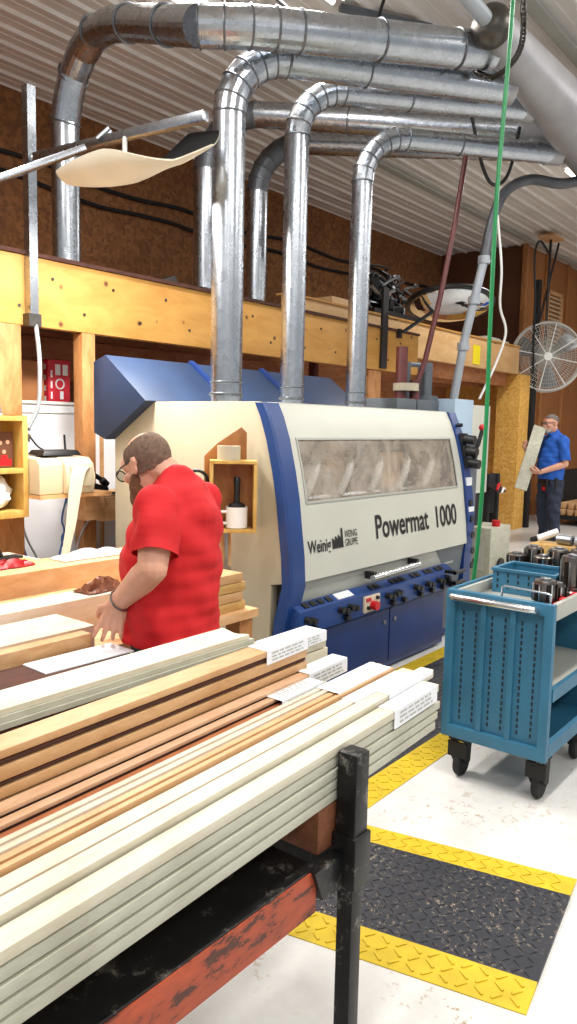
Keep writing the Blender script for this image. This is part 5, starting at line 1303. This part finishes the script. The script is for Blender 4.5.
    def tuck(bm, zlo, gap, skip=None):
        for _ in range(2):
            for v in bm.verts:
                if v.co.z < zlo or v.co.z > O.z+(nb.z+.042)*zs or (skip and skip(v.co)): continue
                loc, no, ix, ds = tree.find_nearest(v.co, .035)
                if loc is None: continue
                dv = v.co-loc; sd = dv.dot(no)
                if sd > -gap and (ds < .004 or abs(sd) > .8*ds): v.co = loc-no*gap
    tuck(bd_.bm, O.z+hz+.01, .006, bare); fin(bd_, 'body', P['skin'], root, sharp=80)
    bmesh.ops.solidify(g, geom=g.faces[:], thickness=.003)
    fin(sb, 'shirt', P['shirt'], root, sharp=80)
    # trousers
    tp = [('e', W((0, 0, .90)), (.172*bl, .128*bl, .12), RM), ('e', W((0, -.02, .84)), (.168*bl, .13*bl, .12), RM)]
    for s in (-1, 1):
        hip, kn, an = W((s*.095, 0, .84)), W((s*.12, P['knee'], .49)), W((s*.13, -.02, .12)); tp.append(('c', [hip, kn, an], [.112*bl, .083*bl, .068]))
    tr = blob(tp, .010, 8, .5); g = tr.bm
    bmesh.ops.bisect_plane(g, geom=g.verts[:]+g.edges[:]+g.faces[:], plane_co=O+V((0, 0, .055)), plane_no=(0, 0, -1), clear_outer=True)
    for v in g.verts:
        q = v.co-O; v.co += v.normal*(.005*math.sin(q.z*50+q.x*30)+.004*math.sin(q.z*27-q.y*45))
    tuck(tr.bm, O.z+hz-.0, .010)
    fin(tr, 'trousers', P['trousers'], root, sharp=80)
    for s in (-1, 1):
        an = W((s*.13, -.02, .05)); sho = blob([('c', [an+RM @ V((0, -.05, 0)), an+RM @ V((0, .08, -.01)), an+RM @ V((s*.01, .17, -.018))], [.048, .046, .034]), ('c', [an, an+V((0, 0, .05))], [.05, .046])], .008, 4)
        for v in sho.bm.verts: v.co.z = max(v.co.z, O.z+.002)
        fin(sho, 'shoe', 'leather', root, sharp=60)
    # hair as a tight shell over the skull
    def shell(ells, keep, name, m, vx=.006):
        s = blob([('e', Hh(c), r, HW) for c, r in ells], vx, 2); inv = HW.inverted(); g = s.bm
        kill = [v for v in g.verts if not keep(inv @ (v.co-W(hc)))]
        bmesh.ops.delete(g, geom=kill, context='VERTS')
        for v in g.verts: v.co += v.normal*(.0018*math.sin(v.co.x*410)*math.sin(v.co.y*380)*math.sin(v.co.z*430))
        bmesh.ops.solidify(g, geom=g.faces[:], thickness=.004); return fin(s, name, m, root, sharp=80)
    P['hair'](shell)
    # spectacles
    b = B()
    for s in (-1, 1):
        c = Hh((s*.034, .122, .012)); b.torus(c, HW @ V((0, 1, 0)), .023, .0025, 20, 6); b.tube([Hh((s*.057, .118, .016)), Hh((s*.083, .06, .018)), Hh((s*.089, -.012, .018)), Hh((s*.088, -.03, .0))], .0028, 6)
    b.tube([Hh((-.012, .124, .014)), Hh((0, .128, .018)), Hh((.012, .124, .014))], .0025, 6)
    g_ = fin(b, 'spectacles', 'black', root)
    b = B()
    for s in (-1, 1): c = Hh((s*.034, .122, .012)); b.cyl(c, c+HW @ V((0, .0015, 0)), .022, n=18)
    fin(b, 'lens', 'lens', g_)
    b = B()
    for s in (-1, 1): b.sphere(Hh((s*.031, .082, .014)), .0125)
    fin(b, 'eye', 'white_plastic', root); b = B()
    for s in (-1, 1): b.sphere(Hh((s*.031, .0915, .012)), .006)
    fin(b, 'iris', 'black', root)
    b = B().sphere(Hh((0, .1045, -.064)), 1, (.021, .004, .002), HW); fin(b, 'mouth', 'wood_cherry', root)
    return root, W, RM, Hh, HW
def hair_red(shell):
    E = [((0, -.012, .03), (.082, .103, .098)), ((0, .0, -.02), (.076, .085, .07))]
    shell(E, lambda q: q.z < .085+.25*max(0, -q.y) and (q.y < .05-.35*max(0, .03-q.z)) and q.z > -.045+.25*max(0, q.y) and not (q.y > .0 and q.z < .02) and not (abs(q.x) < .045 and q.y > .055) , 'cropped_hair', 'hair_brown')
    shell([((0, .05, -.07), (.066, .062, .06)), ((0, .085, -.105), (.052, .05, .062)), ((0, .10, -.15), (.036, .034, .05)), ((0, .03, -.045), (.072, .055, .05))], lambda q: q.z < -.012-.35*max(0, .0-q.y) and q.y > -.03 and not (q.z > -.05 and q.y > .09 and abs(q.x) < .04), 'beard', 'beard')
def hair_blue(shell):
    E = [((0, -.012, .03), (.083, .104, .10)), ((0, .0, -.02), (.076, .085, .07))]
    shell(E, lambda q: (q.z > .075-.6*max(0, -q.y+.03)) and q.y < .085 and q.z > -.045 and not (q.y > .02 and q.z < .045), 'cropped_hair', 'hair_grey')
    shell([((0, .055, -.09), (.05, .05, .04))], lambda q: q.y > .03 and q.z < -.08, 'short_beard', 'machine_grey')
red = dict(zs=.965, bulk=1.08, nk=1.12, skin='skin', shirt='red_cloth', trousers='trousers_grey', hem=.76, knee=.03,
    torso=[(.70, .0, .212, .175), (.80, .01, .212, .180), (.92, .025, .215, .190), (1.05, .025, .215, .190), (1.18, .005, .215, .172), (1.27, -.02, .20, .150), (1.33, -.025, .155, .105)],
    neck=(0, .0, 1.40), head=(-.01, .115, 1.465), pitch=.50, yaw=-.30, hair=hair_red,
    arms=[dict(sh=(-.168, -.02, 1.315), el=(-.262, -.05, 1.11), wr=(-.215, .115, .962), dir=(.02, .35, -.94), n=(.75, .3, .1), r=(.068, .054, .036), curl=.22, thumb=-1, sleeve=.76, k=1.05),
          dict(sh=(.172, -.02, 1.31), el=(.28, .04, 1.06), wr=(.16, .24, .93), dir=(-.3, .6, -.7), n=(-.75, -.2, -.2), r=(.068, .054, .036), curl=.3, thumb=1, sleeve=.76, k=1.05)])
rp, Wr, RMr, Hr, HWr = person('burly bearded man in a red t-shirt looking down at boards', (2.0, 2.135, 0), (-.32, .95, 0), red)
b = B().torus(Wr((-.2165, .109, .969)), RMr @ V((.05, .23, -.16)), .041, .004, 26, 6); fin(b, 'bracelet', 'steel', rp)
b = B().torus(Wr((-.232, .255, .765)), (0, 0, 1), .0001, .0001, 6, 4); b.bm.free()
blue = dict(bulk=1.14, nk=1.0, skin='skin', shirt='blue_cloth', trousers='trousers_navy', hem=.90, knee=.02,
    torso=[(.86, 0, .205, .155), (.94, .01, .205, .165), (1.04, .018, .21, .17), (1.15, .01, .215, .165), (1.28, 0, .215, .15), (1.40, -.02, .195, .12), (1.46, -.02, .145, .09)],
    neck=(0, -.01, 1.525), head=(0, .05, 1.665), pitch=.12, yaw=0., hair=hair_blue,
    arms=[dict(sh=(-.215, -.015, 1.43), el=(-.27, -.02, 1.12), wr=(-.12, .27, 1.0), dir=(.45, .85, .1), n=(.6, -.3, .75), r=(.056, .045, .031), curl=.75, thumb=-1, sleeve=.85),
          dict(sh=(.215, -.015, 1.43), el=(.25, .16, 1.17), wr=(.10, .36, 1.31), dir=(-.3, .7, .6), n=(-.8, -.3, .3), r=(.056, .045, .031), curl=.75, thumb=1, sleeve=.85)])
bp, Wb, RMb, Hb, HWb = person('man in a blue polo shirt and dark trousers holding a board', (10.66, 3.82, 0), (-.82, .57, 0), blue)
b = B().torus(Wb((-.115, .255, 1.017)), RMb @ V((.17, .3, -.11)), .036, .009, 20, 6); fin(b, 'wrist_watch', 'black', bp)
b = B()
for a in range(24): pass
ring = [Wb((.195*math.cos(2*PI*k/28), .147*math.sin(2*PI*k/28)+.0, .885)) for k in range(28)]; b.tube(ring, .016, 6, closed=True); fin(b, 'belt', 'leather', bp)
b = B().obox(Wb((-.165, .05, .84)), (.09, .05, .17), math.atan2(RMb[1][0], RMb[0][0])).obox(Wb((-.06, .135, .83)), (.12, .04, .15), math.atan2(RMb[1][0], RMb[0][0])); tp_ = fin(b, 'tool_pouch', 'black', bp, bevel=.012)
b = B().obox(Wb((-.07, .16, .77)), (.05, .012, .05), math.atan2(RMb[1][0], RMb[0][0])); fin(b, 'pouch_patch', 'red', tp_)
b = B().prism([Hb((0, .08, -.145)), Hb((.05, .05, -.15)), Hb((.05, -.06, -.135)), Hb((-.05, -.06, -.135)), Hb((-.05, .05, -.15))], (0, 0, .02)); fin(b, 'collar', 'blue_cloth', bp, bevel=.006)
# board held by the man in blue
o = fin(B().beam(Wb((-.03, .50, .76)), Wb((.02, .21, 1.62)), .03, .17, RMb @ V((.35, .9, .2))), 'held_board', ['wood_green'], bevel=.003); tag(o, 'pale board held upright and slanting by the man in blue', 'board')
# ---------------------------------------------------------------- light and camera
def area(name, loc, size, power, col=(1, 1, 1), rot=(0, 0, 0), sy=None):
    l = bpy.data.lights.new(name, 'AREA'); l.energy = power; l.size = size; l.color = col
    if sy: l.shape = 'RECTANGLE'; l.size_y = sy
    o = bpy.data.objects.new(name, l); COL.objects.link(o); o.location = loc; o.rotation_euler = rot; return o
WARM = (1, .975, .945)
# rows of unseen strip lamps, added to light the hall with more contrast
for x in (-1.5, 1.8, 5.2, 9.0, 12.6):
    for y in (-2.2, .6): area('strip_lamp', (x, y, 4.42), 1.3, 82, WARM, sy=.25)
proto = None
for x, y in [(x, y) for x in (-1.5, 1.8, 5.2, 9.0, 12.6) for y in (-2.2, .6)]+[(1.0, 3.3), (4.0, 3.3)]:
    if proto is None: proto = strip(x, y, 'unseen strip light added for the lighting, hanging from the ceiling outside the photographed view')
    else: dup(proto, (x, y, 4.45))  # added fixtures that give the unseen lamps a body
for x in (1.0, 4.0, 9.5): area('strip_lamp', (x, 3.3, 4.42), 1.3, 80, WARM, sy=.25)  # the farthest belongs to the seen strip light, the nearer two are added
area('task_lamp', (2.86, 3.5, 2.84), .9, 115, (1, .96, .9), (0, 0, 0), .25)
w = bpy.data.worlds.new('World'); scene.world = w; w.use_nodes = True
w.node_tree.nodes['Background'].inputs[0].default_value = (.95, .97, 1, 1); w.node_tree.nodes['Background'].inputs[1].default_value = .62
cam = bpy.data.cameras.new('Camera'); co = bpy.data.objects.new('Camera', cam); COL.objects.link(co); scene.camera = co
cam.sensor_fit = 'VERTICAL'; cam.sensor_height = 24; cam.lens = 24*770/1024; cam.clip_start = .05; cam.clip_end = 60
a, p, r = math.radians(38.5), math.radians(6.5), math.radians(1.2)
fw = V((math.cos(a)*math.cos(p), math.sin(a)*math.cos(p), -math.sin(p))); R0 = V((math.sin(a), -math.cos(a), 0)); U0 = R0.cross(fw)
R1 = R0*math.cos(r)+U0*math.sin(r); U1 = U0*math.cos(r)-R0*math.sin(r)
co.matrix_world = Matrix(((R1.x, U1.x, -fw.x, 0), (R1.y, U1.y, -fw.y, 0), (R1.z, U1.z, -fw.z, 1.58), (0, 0, 0, 1)))
vs = scene.view_settings; scene.display_settings.display_device = 'sRGB'
vs.view_transform = 'Standard'; vs.look = 'None'; vs.gamma = 1; vs.use_curve_mapping = False; vs.exposure = -.2
scene.cycles.max_bounces = 8; scene.cycles.transparent_max_bounces = 12
